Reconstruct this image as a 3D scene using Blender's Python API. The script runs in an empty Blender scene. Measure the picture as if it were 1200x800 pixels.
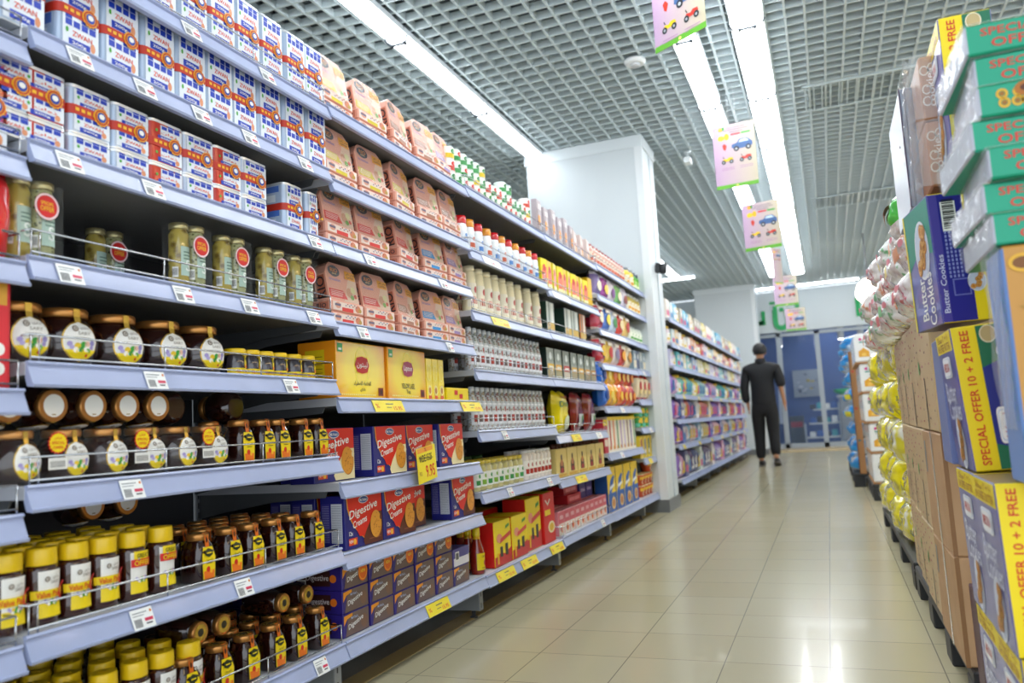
import bpy, math, random
from mathutils import Matrix, Vector
R = random.Random(7)
D = bpy.data; SC = bpy.context.scene; COL = SC.collection
PI = math.pi
# ---------------------------------------------------------------- camera, world, exposure
cam = D.objects.new('camera', D.cameras.new('camera')); COL.objects.link(cam)
cam.data.lens = 28.1376; cam.data.sensor_width = 36; cam.data.clip_start = .05
cam.matrix_world = Matrix(((0.928374, 0.092547, 0.359940, 0.000000),(0.367169, -0.078500, -0.926836, 0.000000),(-0.057521, 0.992609, -0.106857, 0.747876),(0,0,0,1)))
cam.data.dof.use_dof = True; cam.data.dof.focus_distance = 2.5; cam.data.dof.aperture_fstop = 2.8
SC.camera = cam
SC.view_settings.view_transform = 'Standard'; SC.view_settings.look = 'None'
SC.view_settings.gamma = 1; SC.view_settings.use_curve_mapping = False
SC.view_settings.exposure = 0.85
w = D.worlds.new('world'); SC.world = w; w.use_nodes = True
w.node_tree.nodes['Background'].inputs[0].default_value = (.86, .93, 1, 1)
w.node_tree.nodes['Background'].inputs[1].default_value = 1.15
LAMP = 8.0

# ---------------------------------------------------------------- materials
def lin(h):
    h = h.lstrip('#'); c = [int(h[i:i+2], 16)/255 for i in (0, 2, 4)]
    return tuple(x/12.92 if x <= .04045 else ((x+.055)/1.055)**2.4 for x in c)
MC = {}
def mat(h, rough=.4, metal=0, spec=.5, emit=0, alpha=1, coat=0, bump=0, bscale=60, trans=0, mott=0):
    k = (h, rough, metal, spec, emit, alpha, coat, bump, bscale, trans, mott)
    if k in MC: return MC[k]
    m = D.materials.new('surface_' + h.strip('#')); m.use_nodes = True
    n = m.node_tree.nodes; L = m.node_tree.links; b = n['Principled BSDF']
    b.inputs['Base Color'].default_value = lin(h) + (1,)
    b.inputs['Roughness'].default_value = rough; b.inputs['Metallic'].default_value = metal
    b.inputs['Specular IOR Level'].default_value = spec
    b.inputs['Coat Weight'].default_value = coat; b.inputs['Coat Roughness'].default_value = .08
    b.inputs['Transmission Weight'].default_value = trans
    b.inputs['Alpha'].default_value = alpha
    if emit:
        b.inputs['Emission Color'].default_value = lin(h) + (1,); b.inputs['Emission Strength'].default_value = emit
    if bump or mott:
        tc = n.new('ShaderNodeTexCoord'); t = n.new('ShaderNodeTexNoise'); t.inputs['Scale'].default_value = bscale
        t.inputs['Detail'].default_value = 3; L.new(tc.outputs['Object'], t.inputs['Vector'])
        if bump:
            bp = n.new('ShaderNodeBump'); bp.inputs['Strength'].default_value = bump; bp.inputs['Distance'].default_value = .01
            L.new(t.outputs['Fac'], bp.inputs['Height']); L.new(bp.outputs['Normal'], b.inputs['Normal'])
        if mott:
            r = n.new('ShaderNodeValToRGB'); c = lin(h)
            r.color_ramp.elements[0].position = .35; r.color_ramp.elements[1].position = .65
            r.color_ramp.elements[0].color = tuple(x*(1-mott) for x in c) + (1,)
            r.color_ramp.elements[1].color = tuple(min(1, x*(1+mott*.6)) for x in c) + (1,)
            L.new(t.outputs['Fac'], r.inputs['Fac']); L.new(r.outputs['Color'], b.inputs['Base Color'])
    MC[k] = m; return m
def ramp_mat(name, c0, c1, scale, kind='voronoi', rough=.3, coat=0, pos=(.3, .6), stretch=(1, 1, 1), bump=0):
    if name in MC: return MC[name]
    m = D.materials.new(name); m.use_nodes = True
    n = m.node_tree.nodes; L = m.node_tree.links; b = n['Principled BSDF']
    tc = n.new('ShaderNodeTexCoord'); mp = n.new('ShaderNodeMapping'); mp.inputs['Scale'].default_value = stretch
    t = n.new('ShaderNodeTexVoronoi' if kind == 'voronoi' else 'ShaderNodeTexNoise')
    t.inputs['Scale'].default_value = scale
    L.new(tc.outputs['Object'], mp.inputs[0]); L.new(mp.outputs[0], t.inputs['Vector'])
    r = n.new('ShaderNodeValToRGB'); r.color_ramp.elements[0].position = pos[0]; r.color_ramp.elements[1].position = pos[1]
    r.color_ramp.elements[0].color = lin(c0) + (1,); r.color_ramp.elements[1].color = lin(c1) + (1,)
    L.new(t.outputs[0], r.inputs['Fac']); L.new(r.outputs['Color'], b.inputs['Base Color'])
    b.inputs['Roughness'].default_value = rough; b.inputs['Coat Weight'].default_value = coat
    if bump:
        bp = n.new('ShaderNodeBump'); bp.inputs['Strength'].default_value = bump; bp.inputs['Distance'].default_value = .01
        L.new(t.outputs[0], bp.inputs['Height']); L.new(bp.outputs['Normal'], b.inputs['Normal'])
    MC[name] = m; return m
def deep(h):                                # printed inks: fuller than the plain hex
    return '#' + ''.join('%02x' % int(round(255*(int(h[i:i+2], 16)/255)**1.2)) for i in (1, 3, 5))
def P(h): return mat(deep(h), .42)          # print on card
def G(h): return mat(deep(h), .22, coat=.4) # glossy plastic or film
WHITE = P('#f2f2ee'); RAIL = mat('#a3aed0', .38, coat=.15, mott=.06, bscale=7); STEEL = mat('#c9ccd0', .25, 1)
SHELFM = mat('#b9bcc4', .45); DARK = mat('#2c2d30', .6); GREY = mat('#8f949a', .5); BLACK = P('#141414')

# ---------------------------------------------------------------- mesh builder
class MB:
    def __init__(s): s.V = []; s.F = []; s.M = []; s.S = []; s.mats = []
    def mi(s, m):
        if m not in s.mats: s.mats.append(m)
        return s.mats.index(m)
    def add(s, vs, fs, m, smooth=False):
        o = len(s.V); s.V += [tuple(v) for v in vs]; k = s.mi(m)
        for f in fs: s.F.append([i+o for i in f]); s.M.append(k); s.S.append(smooth)
        return s
    def box(s, x0, x1, y0, y1, z0, z1, m, fm=None):
        vs = [(x, y, z) for x in (x0, x1) for y in (y0, y1) for z in (z0, z1)]
        fs = [((0, 1, 3, 2), '-x'), ((4, 6, 7, 5), '+x'), ((0, 4, 5, 1), '-y'), ((2, 3, 7, 6), '+y'), ((0, 2, 6, 4), '-z'), ((1, 5, 7, 3), '+z')]
        o = len(s.V); s.V += vs
        for f, d in fs:
            s.F.append([i+o for i in f]); s.M.append(s.mi((fm or {}).get(d, m))); s.S.append(False)
        return s
    def bev(s, x0, x1, y0, y1, z0, z1, m, b=.003, fm=None):      # box with chamfered edges
        fm = fm or {}
        c = {}
        vs = []
        def v(p):
            if p not in c: c[p] = len(vs); vs.append(p)
            return c[p]
        X = (x0, x1); Y = (y0, y1); Z = (z0, z1); sg = (b, -b)
        def q(i, j, k, ax):
            p = [X[i]+sg[i], Y[j]+sg[j], Z[k]+sg[k]]; p[ax] = (X, Y, Z)[ax][(i, j, k)[ax]]; return v(tuple(p))
        o = len(s.V); faces = []
        names = {(0, 0): '-x', (0, 1): '+x', (1, 0): '-y', (1, 1): '+y', (2, 0): '-z', (2, 1): '+z'}
        for ax in range(3):
            for e in (0, 1):
                oth = [a for a in range(3) if a != ax]; L = []
                for a, b2 in ((0, 0), (1, 0), (1, 1), (0, 1)):
                    ijk = [0, 0, 0]; ijk[ax] = e; ijk[oth[0]] = a; ijk[oth[1]] = b2; L.append(q(*ijk, ax))
                faces.append((L, fm.get(names[(ax, e)], m)))
        for ax in range(3):                                        # edge strips parallel to ax
            oth = [a for a in range(3) if a != ax]
            for a in (0, 1):
                for b2 in (0, 1):
                    p = [0, 0, 0]; p[oth[0]] = a; p[oth[1]] = b2; p2 = p[:]; p2[ax] = 1
                    faces.append(([q(*p, oth[0]), q(*p2, oth[0]), q(*p2, oth[1]), q(*p, oth[1])], fm.get(names[(oth[0], a)], m)))
        for i in (0, 1):
            for j in (0, 1):
                for k in (0, 1): faces.append(([q(i, j, k, 0), q(i, j, k, 1), q(i, j, k, 2)], m))
        s.V += vs
        for L, mm in faces: s.F.append([i+o for i in L]); s.M.append(s.mi(mm)); s.S.append(False)
        return s
    def prism(s, poly, z0, z1, m, top=None, smooth=False, sc=1):   # poly in x,y
        n = len(poly); cx = sum(p[0] for p in poly)/n; cy = sum(p[1] for p in poly)/n
        vs = [(x, y, z0) for x, y in poly] + [(cx+(x-cx)*sc, cy+(y-cy)*sc, z1) for x, y in poly]
        s.add(vs, [(i, (i+1) % n, n+(i+1) % n, n+i) for i in range(n)], m, smooth)
        s.add(vs[:n], [tuple(reversed(range(n)))], m); s.add(vs[n:], [tuple(range(n))], top or m)
        return s
    def lathe(s, prof, n, m, cx=0, cy=0, z=0, mats=None, sq=1, phase=0):
        vs = []
        for r, h in prof:
            for i in range(n):
                a = 2*PI*i/n + phase; vs.append((cx+r*math.cos(a)*sq, cy+r*math.sin(a), z+h))
        o = len(s.V); s.V += vs
        for j in range(len(prof)-1):
            k = s.mi(mats[j] if mats else m)
            for i in range(n):
                s.F.append([o+j*n+i, o+j*n+(i+1) % n, o+(j+1)*n+(i+1) % n, o+(j+1)*n+i]); s.M.append(k); s.S.append(n > 8)
        for j, rev in ((0, True), (len(prof)-1, False)):
            if prof[j][0] > 1e-5:
                f = [o+j*n+i for i in range(n)]
                s.F.append(f[::-1] if rev else f); s.M.append(s.mi((mats[0] if rev else mats[-1]) if mats else m)); s.S.append(False)
        return s
    def tube(s, pts, r, m, n=6):
        P_ = [Vector(p) for p in pts]; vs = []
        for i, p in enumerate(P_):
            d = (P_[min(i+1, len(P_)-1)] - P_[max(i-1, 0)]).normalized()
            a = d.orthogonal().normalized() if abs(d.z) > .9 else d.cross(Vector((0, 0, 1))).normalized()
            b = d.cross(a)
            for k in range(n):
                t = 2*PI*k/n; vs.append(tuple(p + a*r*math.cos(t) + b*r*math.sin(t)))
        fs = [(i*n+k, i*n+(k+1) % n, (i+1)*n+(k+1) % n, (i+1)*n+k) for i in range(len(P_)-1) for k in range(n)]
        fs += [tuple(range(n))[::-1], tuple((len(P_)-1)*n+k for k in range(n))]
        return s.add(vs, fs, m, True)
    # printed patches laid on a surface function f(a, b, layer)
    def rect(s, f, a0, a1, b0, b1, m, l=0, na=1, nb=1):
        vs = [f(a0+(a1-a0)*i/na, b0+(b1-b0)*j/nb, l) for j in range(nb+1) for i in range(na+1)]
        return s.add(vs, [(j*(na+1)+i, j*(na+1)+i+1, (j+1)*(na+1)+i+1, (j+1)*(na+1)+i) for j in range(nb) for i in range(na)], m)
    def fan(s, f, pts, m, l=0):                                    # star-shaped outline about its mean
        ca = sum(p[0] for p in pts)/len(pts); cb = sum(p[1] for p in pts)/len(pts); n = len(pts)
        vs = [f(ca, cb, l)] + [f(a, b, l) for a, b in pts]
        return s.add(vs, [(0, 1+i, 1+(i+1) % n) for i in range(n)], m)
    def disc(s, f, a, b, ra, rb, m, l=0, n=20):
        return s.fan(f, [(a+ra*math.cos(2*PI*i/n), b+rb*math.sin(2*PI*i/n)) for i in range(n)], m, l)
    def ring(s, f, a, b, ra, rb, t, m, l=0, n=24):
        vs = []
        for i in range(n):
            c, d = math.cos(2*PI*i/n), math.sin(2*PI*i/n); vs += [f(a+ra*c, b+rb*d, l), f(a+(ra-t)*c, b+(rb-t)*d, l)]
        return s.add(vs, [(2*i, 2*((i+1) % n), 2*((i+1) % n)+1, 2*i+1) for i in range(n)], m)
    def star(s, f, a, b, r, m, l=0, k=16, q=.84):
        return s.fan(f, [(a+r*(1 if i % 2 else q)*math.cos(PI*i/k), b+r*(1 if i % 2 else q)*math.sin(PI*i/k)) for i in range(2*k)], m, l)
    def text(s, f, t, a, b, wd, h, m, l=0, rot=0, slant=0):        # centred on a, b and fitted to wd x h
        vs, fs = glyphs(t); c, d = math.cos(rot), math.sin(rot)
        out = []
        for x, y in vs:
            X = (x-.5)*wd + slant*(y-.5)*h; Y = (y-.5)*h; out.append(f(a+X*c-Y*d, b+X*d+Y*c, l))
        return s.add(out, fs, m)
    def build(s, name, parent=None):
        me = D.meshes.new(name); me.from_pydata(s.V, [], s.F)
        for m in s.mats: me.materials.append(m)
        me.polygons.foreach_set('material_index', s.M); me.polygons.foreach_set('use_smooth', s.S); me.update()
        o = D.objects.new(name, me); COL.objects.link(o); o.parent = parent
        return o
GC = {}
def glyphs(t):
    if t in GC: return GC[t]
    cu = D.curves.new('lettering', 'FONT'); cu.body = t; cu.resolution_u = 2; cu.offset = .012
    o = D.objects.new('lettering', cu); COL.objects.link(o)
    bpy.context.view_layer.update()
    me = D.meshes.new_from_object(o.evaluated_get(bpy.context.evaluated_depsgraph_get()))
    v = [(p.co.x, p.co.y) for p in me.vertices]; f = [tuple(p.vertices) for p in me.polygons]
    D.objects.remove(o); D.curves.remove(cu); D.meshes.remove(me)
    if v:
        x0 = min(p[0] for p in v); x1 = max(p[0] for p in v); y0 = min(p[1] for p in v); y1 = max(p[1] for p in v)
        v = [((x-x0)/max(x1-x0, 1e-6), (y-y0)/max(y1-y0, 1e-6)) for x, y in v]
    GC[t] = (v, f); return GC[t]
E_ = .0005
def front(x=0):   return lambda a, b, l: (x+E_*(l+1), a, b)                  # face looking to +X
def side(y):      return lambda a, b, l: (a, y-E_*(l+1), b)                  # face looking to -Y, a runs to +X
def leftf(x):     return lambda a, b, l: (x-E_*(l+1), -a, b)                 # face looking to -X
def topf(z):      return lambda a, b, l: (b, a, z+E_*(l+1))
def cylf(r, cx=0, cy=0, sq=1):
    def f(a, b, l):
        t = a/r; q = r+E_*(l+1); return (cx+q*math.cos(t)*sq, cy+q*math.sin(t), b)
    return f
def lathf(prof, cx=0, cy=0, ph=0):
    def f(a, b, l):
        r = prof[-1][0]
        for (r0, z0), (r1, z1) in zip(prof, prof[1:]):
            if z0 <= b <= z1: r = r0+(r1-r0)*(b-z0)/max(z1-z0, 1e-6); break
        q = r+E_*1.2*(l+1); rm = max(p[0] for p in prof); t = a/rm+ph
        return (cx+q*math.cos(t), cy+q*math.sin(t), b)
    return f
def rrect(x0, x1, y0, y1, r, n=4):
    out = []
    for cx, cy, a0 in ((x1-r, y1-r, 0), (x0+r, y1-r, 90), (x0+r, y0+r, 180), (x1-r, y0+r, 270)):
        for i in range(n+1):
            a = math.radians(a0+90*i/n); out.append((cx+r*math.cos(a), cy+r*math.sin(a)))
    return out
def empty(name, loc=(0, 0, 0), rz=0):
    o = D.objects.new(name, None); COL.objects.link(o); o.location = loc; o.rotation_euler.z = rz; o.empty_display_size = .05
    return o
def tag(o, label, cat, group=None, kind=None):
    n = len(label.split())
    if not 4 <= n <= 16: print('LABEL LENGTH', n, label)
    o['label'] = label; o['category'] = cat
    if group: o['group'] = group
    elif 'group' in o: del o['group']
    if kind: o['kind'] = kind
    return o
def struct(o): o['kind'] = 'structure'; return o
KIDS = {}
def dup(o, parent=None):
    c = o.copy(); COL.objects.link(c); c.parent = parent
    if o not in KIDS: KIDS[o] = [k for k in o.children]
    for ch in KIDS[o]: dup(ch, c)
    return c
PROTO = {}
def place(key, fn, loc, label, cat, group=None, rz=0, rot=None):
    if key not in PROTO: PROTO[key] = fn(); o = PROTO[key]
    else: o = dup(PROTO[key])
    o.location = loc
    o.rotation_euler = rot if rot else (0, 0, rz)
    return tag(o, label, cat, group)
ORD = ['leftmost', 'second', 'third', 'fourth', 'fifth', 'sixth', 'seventh', 'eighth', 'ninth', 'tenth', 'eleventh', 'twelfth', 'thirteenth',
       'fourteenth', 'fifteenth', 'sixteenth', 'seventeenth', 'eighteenth', 'nineteenth', 'twentieth', 'twenty-first', 'twenty-second', 'twenty-third', 'twenty-fourth']
def nth(i): return 'leftmost' if i == 0 else ORD[i] + ' from left'
# ================================================================ THE SETTING
XS = -1.35                                   # front of the shelving
CZ = 3.15
fm = D.materials.new('floor_tile'); fm.use_nodes = True
n = fm.node_tree.nodes; L = fm.node_tree.links; b = n['Principled BSDF']
tc = n.new('ShaderNodeTexCoord'); mp = n.new('ShaderNodeMapping'); mp.inputs['Location'].default_value = (-0.2335, -0.1829, 0)
br = n.new('ShaderNodeTexBrick'); br.offset = 0; br.squash = 1
br.inputs['Scale'].default_value = 1; br.inputs['Brick Width'].default_value = .3; br.inputs['Row Height'].default_value = .3
br.inputs['Mortar Size'].default_value = .0017; br.inputs['Mortar Smooth'].default_value = .1
br.inputs['Color1'].default_value = lin('#b3aa8a') + (1,); br.inputs['Color2'].default_value = lin('#b8b092') + (1,)
br.inputs['Mortar'].default_value = lin('#807a69') + (1,)
L.new(tc.outputs['Object'], mp.inputs[0]); L.new(mp.outputs[0], br.inputs['Vector']); L.new(br.outputs['Color'], b.inputs['Base Color'])
b.inputs['Roughness'].default_value = .22; b.inputs['Specular IOR Level'].default_value = .35; b.inputs['Coat Weight'].default_value = .12; b.inputs['Coat Roughness'].default_value = .05
m = MB(); m.box(-9, 6, -1.5, 16.9, -.1, 0, fm); struct(m.build('floor'))
m = MB(); m.box(-1.47, -1.392, -1, 7.0, .0002, .0025, mat('#a8905f', .25)); m.box(-2.6, -1.47, -1, 7.0, .0002, .0022, mat('#77736a', .3)); struct(m.build('trim_and_shade_1'))  # brown border tiles; grey strip mixes tile colour with painted shade under shelves
m = MB(); m.box(-1.47, -1.392, 7.75, 15.3, .0002, .0025, mat('#a8905f', .25)); m.box(-2.6, -1.47, 7.75, 15.3, .0002, .0022, mat('#77736a', .3)); struct(m.build('trim_and_shade_2'))  # same past the pillar: border tiles, shelf shade put into the grey
# open cell ceiling
SL = mat('#c9d6da', .45)
m = MB(); y = -.5
x = -9.0
while x < 6: m.box(x-.007, x+.007, -.6, 16.7, CZ, CZ+.05, SL); x += .115
while y < 16.7: m.box(-9, 6, y-.007, y+.007, CZ+.002, CZ+.048, SL); y += .115
struct(m.build('ceiling'))
m = MB(); m.box(-9, 6, -.6, 16.7, CZ+.45, CZ+.5, mat('#48525a', .9)); struct(m.build('ceiling_slab'))
# ducts seen through the cells
m = MB()
for x in (-3.4, .9, 2.6): m.box(x-.22, x+.22, -.5, 16.5, CZ+.2, CZ+.42, mat('#7d838a', .5))
struct(m.build('ceiling_duct'))
# finer vent panels in the ceiling right of the lamps
m = MB()
for yy in (6.2, 9.6):
    for k in range(16): m.box(.05+k*.06, .058+k*.06, yy, yy+.5, CZ-.012, CZ-.001, SL)
    m.box(.03, 1.0, yy-.02, yy, CZ-.015, CZ-.001, SL); m.box(.03, 1.0, yy+.5, yy+.52, CZ-.015, CZ-.001, SL)
struct(m.build('ceiling_vent'))
WALLM = mat('#cdd4d8', .5)
def pillar(x0, x1, y0, y1):
    p = empty('pillar', ((x0+x1)/2, (y0+y1)/2, 0)); w_, d_ = (x1-x0)/2, (y1-y0)/2
    m = MB(); m.bev(-w_, w_, -d_, d_, 0, CZ, WALLM, .006); m.build('shaft', p)
    m = MB(); m.box(-w_-.012, w_+.012, -d_-.012, d_+.012, 0, .1, mat('#6f7275', .35)); m.build('plinth', p)
    m = MB(); m.box(-w_-.01, w_+.012, -d_-.01, d_+.01, CZ-.1, CZ-.002, mat('#dfe6ea', .45))
    m.box(w_, w_+.01, d_*.1, d_*.35, .1, CZ-.1, mat('#c7d0d6', .4)); m.box(w_-.06, w_+.006, -d_-.006, -d_+.01, .1, CZ-.1, mat('#e2e6e9', .45)); m.build('cover_strip', p)
    struct(p)
pillar(-2.31, -1.272, 6.54, 7.04)
pillar(-2.2, -1.1, 15.37, 15.95)
# back wall band over the shop front, and the shop behind it
m = MB(); m.box(-9, -1.45, 16.75, 16.9, 0, CZ, WALLM); m.box(2.4, 6, 16.75, 16.9, 0, CZ, WALLM); m.box(-1.45, 2.4, 16.75, 16.9, 2.33, CZ, mat('#d3dbe0', .5)); struct(m.build('wall_back'))
m = MB(); m.box(-9, -8.9, -.6, 16.75, 0, CZ, WALLM); struct(m.build('wall_left'))
m = MB(); m.box(-1.3, 2.4, 15.9, 16.76, 0, .035, mat('#cbb894', .3)); struct(m.build('trim_3'))
NAVY = mat('#4a66a8', .5)
for nm_, bb, mm_ in (('wall_shop_back', (-1.45, 2.4, 19.0, 19.1, 0, 2.9), NAVY), ('wall_shop_left', (-1.5, -1.45, 16.9, 19, 0, 2.9), NAVY), ('wall_shop_right', (2.4, 2.45, 16.9, 19, 0, 2.9), mat('#5b6f8f', .5)), ('ceiling_shop', (-1.45, 2.4, 16.9, 19, 2.62, 2.7), mat('#3c5f9c', .5))):
    m = MB(); m.box(*bb, mm_); struct(m.build(nm_))
m = MB(); m.box(-1.5, 2.45, 16.9, 19.1, -.1, .03, mat('#8d95a3', .3)); struct(m.build('floor_shop'))
FR = mat('#aab4be', .4)
gl = D.materials.new('shop_glass'); gl.use_nodes = True
g = gl.node_tree.nodes['Principled BSDF']; g.inputs['Base Color'].default_value = (.3, .45, .7, 1); g.inputs['Alpha'].default_value = .08; g.inputs['Roughness'].default_value = .03
for i, (x0, x1) in enumerate(((-1.44, -.82), (-.82, -.1), (-.1, 1.1), (1.1, 2.38))):
    f = MB(); f.box(x0, x0+.05, 16.76, 16.82, .03, 2.3, FR); f.box(x1-.04, x1, 16.76, 16.82, .03, 2.3, FR); f.box(x0, x1, 16.76, 16.82, 2.24, 2.3, FR); f.box(x0, x1, 16.76, 16.82, .03, .12, FR)
    f = f.build('window_%d' % (i+1)); struct(f)
    q = MB(); q.box(x0+.05, x1-.04, 16.785, 16.79, .12, 2.24, gl); q.build('pane', f)
# green shop lettering on the band, raised letters
GRN = mat('#15a35a', .35)
def raised(name, polys, lab):
    m = MB()
    for p in polys:
        k = len(p); vs = [(x, 16.72, z) for x, z in p] + [(x, 16.75, z) for x, z in p]
        m.add(vs, [tuple(range(k)), tuple(range(2*k-1, k-1, -1))] + [(i, i+k, (i+1) % k+k, (i+1) % k) for i in range(k)], GRN)
    tag(m.build(name), lab, 'sign')
def U(x0, x1, z0, z1, t):
    o = []; r = (x1-x0)/2; cx = (x0+x1)/2
    L_ = [(x0, z1)] + [(cx-r*math.cos(a*PI/8), z0+r-r*math.sin(a*PI/8)) for a in range(9)] + [(x1, z1)]
    q = r-t; I = [(x1-t, z1)] + [(cx+q*math.cos(a*PI/8), z0+r-q*math.sin(a*PI/8)) for a in range(9)] + [(x0+t, z1)]
    qd = []
    O_ = L_; I2 = I[::-1]
    return [[O_[i], O_[i+1], I2[i+1], I2[i]] for i in range(len(O_)-1)]
raised('arabic_sign_letter', U(-1.24, -1.02, 2.5, 2.78, .07) + [[(-1.24, 2.5), (-1.02, 2.5), (-1.02, 2.58), (-1.24, 2.58)]], 'green letter fragment beside the far pillar on the white band')
raised('arabic_sign_letter', U(-.88, -.55, 2.36, 2.78, .1) + [[(-.86, 2.78), (-.78, 2.78), (-.78, 2.86), (-.86, 2.86)], [(-.74, 2.74), (-.66, 2.74), (-.66, 2.82), (-.74, 2.82)], [(-.92, 2.9), (-.72, 2.9), (-.72, 2.95), (-.92, 2.95)]], 'tall green curved letter with marks above, on white band')
raised('arabic_sign_letter', [[(-.44, 2.6), (-.36, 2.6), (-.36, 2.92), (-.44, 2.92)]], 'narrow upright green letter beside the furthest hanging poster')
def arcq(cx, cz, r, t, a0, a1, k=14, sx=1):
    A = [math.radians(a0+(a1-a0)*i/k) for i in range(k+1)]
    return [[(cx+sx*r*math.cos(A[i]), cz+r*math.sin(A[i])), (cx+sx*r*math.cos(A[i+1]), cz+r*math.sin(A[i+1])), (cx+sx*(r-t)*math.cos(A[i+1]), cz+(r-t)*math.sin(A[i+1])), (cx+sx*(r-t)*math.cos(A[i]), cz+(r-t)*math.sin(A[i]))] for i in range(k)]
raised('latin_sign_letter', [[(.66, 2.5), (.74, 2.5), (.74, 2.86), (.66, 2.86)], [(.74, 2.5), (.8, 2.5), (.8, 2.57), (.74, 2.57)], [(.74, 2.79), (.8, 2.79), (.8, 2.86), (.74, 2.86)]] + arcq(.8, 2.68, .18, .075, -90, 90), 'thick green letter D on the white band beside dome lamp')
raised('latin_sign_letter', arcq(1.17, 2.64, .14, .07, 0, 360, 20), 'thick green round letter right of the letter D')
# things in the shop behind the glass
t_ = empty('wall_display_frame', (-.42, 18.95, 1.35)); tag(t_, 'framed display of small silver parts on navy shop wall', 'display')
m = MB(); m.box(-.27, .27, -.03, 0, -.3, .3, mat('#a7b1bd', .4)); m.build('backing', t_)
m = MB()
for i in range(14): x = R.uniform(-.22, .2); z = R.uniform(-.25, .22); m.box(x, x+R.uniform(.03, .08), -.05, -.03, z, z+R.uniform(.02, .07), mat(R.choice(['#d8dde2', '#4d5a6c', '#d9c35b', '#7b8798']), .4))
m.build('parts_samples', t_)
t_ = empty('display_stand', (-.15, 17.6, .03)); tag(t_, 'low tiered stand with blue and white packets behind glass', 'stand')
m = MB()
for k in range(3): m.box(-.35+.1*k, .35, -.2+.05*k, .2, .15+.28*k, .18+.28*k, mat('#cfd6dc', .4))
m.box(-.35, -.32, -.2, .2, 0, .45, FR); m.box(.32, .35, -.2, .2, 0, .85, FR); m.build('frame', t_)
for k in range(3):
    for j in range(4):
        x = -.2+.14*j
        m = MB(); m.bev(x-.055, x+.055, 17.5-17.6, 17.62-17.6, 0, .1+.03*(j % 2), P(['#e9eef2', '#3a6fc0', '#2f3a52', '#58b7c8'][(j+k) % 4]), .008)
        o = m.build('packet'); o.location = (-.15+.02*k, 17.6, .03+.18+.28*k)
        tag(o, ['white', 'blue', 'dark', 'teal'][(j+k) % 4] + ' packet on the ' + ['bottom', 'middle', 'top'][k] + ' tier of the shop display stand', 'packet')
m = MB(); m.add([(-1.0, 17.95, .5), (-.84, 17.95, .5), (-.82, 17.95, 2.1), (-.92, 17.95, 2.1), (-1.0, 18.03, .5), (-.84, 18.03, .5), (-.82, 18.03, 2.1), (-.92, 18.03, 2.1)], [(0, 1, 2, 3), (7, 6, 5, 4), (0, 3, 7, 4), (1, 5, 6, 2), (3, 2, 6, 7), (0, 4, 5, 1)], mat('#c9d6ea', .5)); tag(m.build('feather_banner'), 'pale tapered banner standing behind the shop glass', 'banner')
t_ = empty('grey_counter', (.62, 17.6, .03)); tag(t_, 'grey service counter behind glass at the right', 'counter')
m = MB(); m.bev(-.42, .42, -.25, .25, .08, .95, mat('#8d949b', .5), .01); m.build('body', t_)
m = MB(); m.box(-.45, .45, -.28, .28, .95, .99, mat('#c4cace', .4)); m.build('counter_top', t_)
m = MB(); m.lathe([(.05, 0), (.16, .05), (.19, .12), (.17, .12), (.04, .02)], 20, mat('#19b05a', .3), .3, 17.5, 1.02); tag(m.build('green_bowl'), 'green plastic bowl on the grey counter', 'bowl')
t_ = empty('red_label_crate', (-.66, 18.1, .03)); tag(t_, 'dark crate with red band standing behind shop glass', 'crate')
m = MB(); m.bev(-.15, .15, -.12, .12, 0, .62, mat('#4b5058', .5), .01); m.build('body', t_); m = MB(); m.box(-.12, .12, -.13, -.12, .38, .5, P('#b23b4a')); m.build('label', t_)
for x, z in ((-.82, 2.2), (.35, 2.25), (.72, 2.3)):
    t_ = empty('ceiling_spotlight', (x, 17.2, 2.6)); tag(t_, {-.82: 'white tube spotlight over the shop door by pillar', .35: 'white tube spotlight with lit bulb in the middle of shop', .72: 'flat white downlight right of the tube spotlights'}[x], 'lamp')
    m = MB(); m.lathe([(.06, z-2.6-.12), (.06, -.02)], 16, mat('#eef2f5', .4)); m.build('housing', t_)
    m = MB(); m.lathe([(.05, z-2.6-.13), (.05, z-2.6-.12)], 16, mat('#ffffff', .4, emit=6)); m.build('bulb', t_)  # every spotlight bulb glows into the shop, the middle one too

# ---------------------------------------------------------------- lamps
EM = mat('#f6fbff', .5, emit=LAMP); EMW = mat('#ffdca8', .5, emit=LAMP)
HM = mat('#dfe6ea', .4)
def striplight(x, y, ln, wd, lab, along=True, em=None):
    t = empty('strip_light', (x, y, CZ-.05), 0 if along else PI/2)
    m = MB(); m.bev(-wd/2, wd/2, 0, ln-.01, .012, .05, HM, .004); m.build('housing', t)
    m = MB(); m.bev(-wd/2+.008, wd/2-.008, .01, ln-.02, -.012, .0125, em or EM, .01); m.build('diffuser', t)
    for yy in (ln*.02+.02,):
        c = MB(); GREY = mat('#3c434b', .5); c.tube([(-.045, yy, -.03), (.045, yy, -.03)], .008, GREY); c.tube([(-.045, yy-.014, -.03), (-.045, yy+.014, -.03)], .011, GREY); c.tube([(.045, yy-.014, -.03), (.045, yy+.014, -.03)], .011, GREY)
        c.tube([(-wd/2-.005, yy-.03, 0), (-wd/2+.02, yy, -.03)], .006, GREY); c.tube([(wd/2+.005, yy-.03, 0), (wd/2-.02, yy, -.03)], .006, GREY); c.tube([(0, yy, -.03), (0, yy, -.011)], .006, GREY); c.build('clip', t)
    tag(t, lab, 'lamp', None); return t
names = ['nearest', 'second nearest', 'third nearest', 'fourth nearest', 'fifth nearest', 'sixth nearest', 'seventh nearest', 'eighth nearest', 'ninth nearest', 'tenth nearest', 'furthest']
for i in range(11): striplight(-.235-.004*i, 1.2+i*1.21, 1.21, .2, names[i] + ' lamp of the right hand ceiling strip over the aisle')
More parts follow.
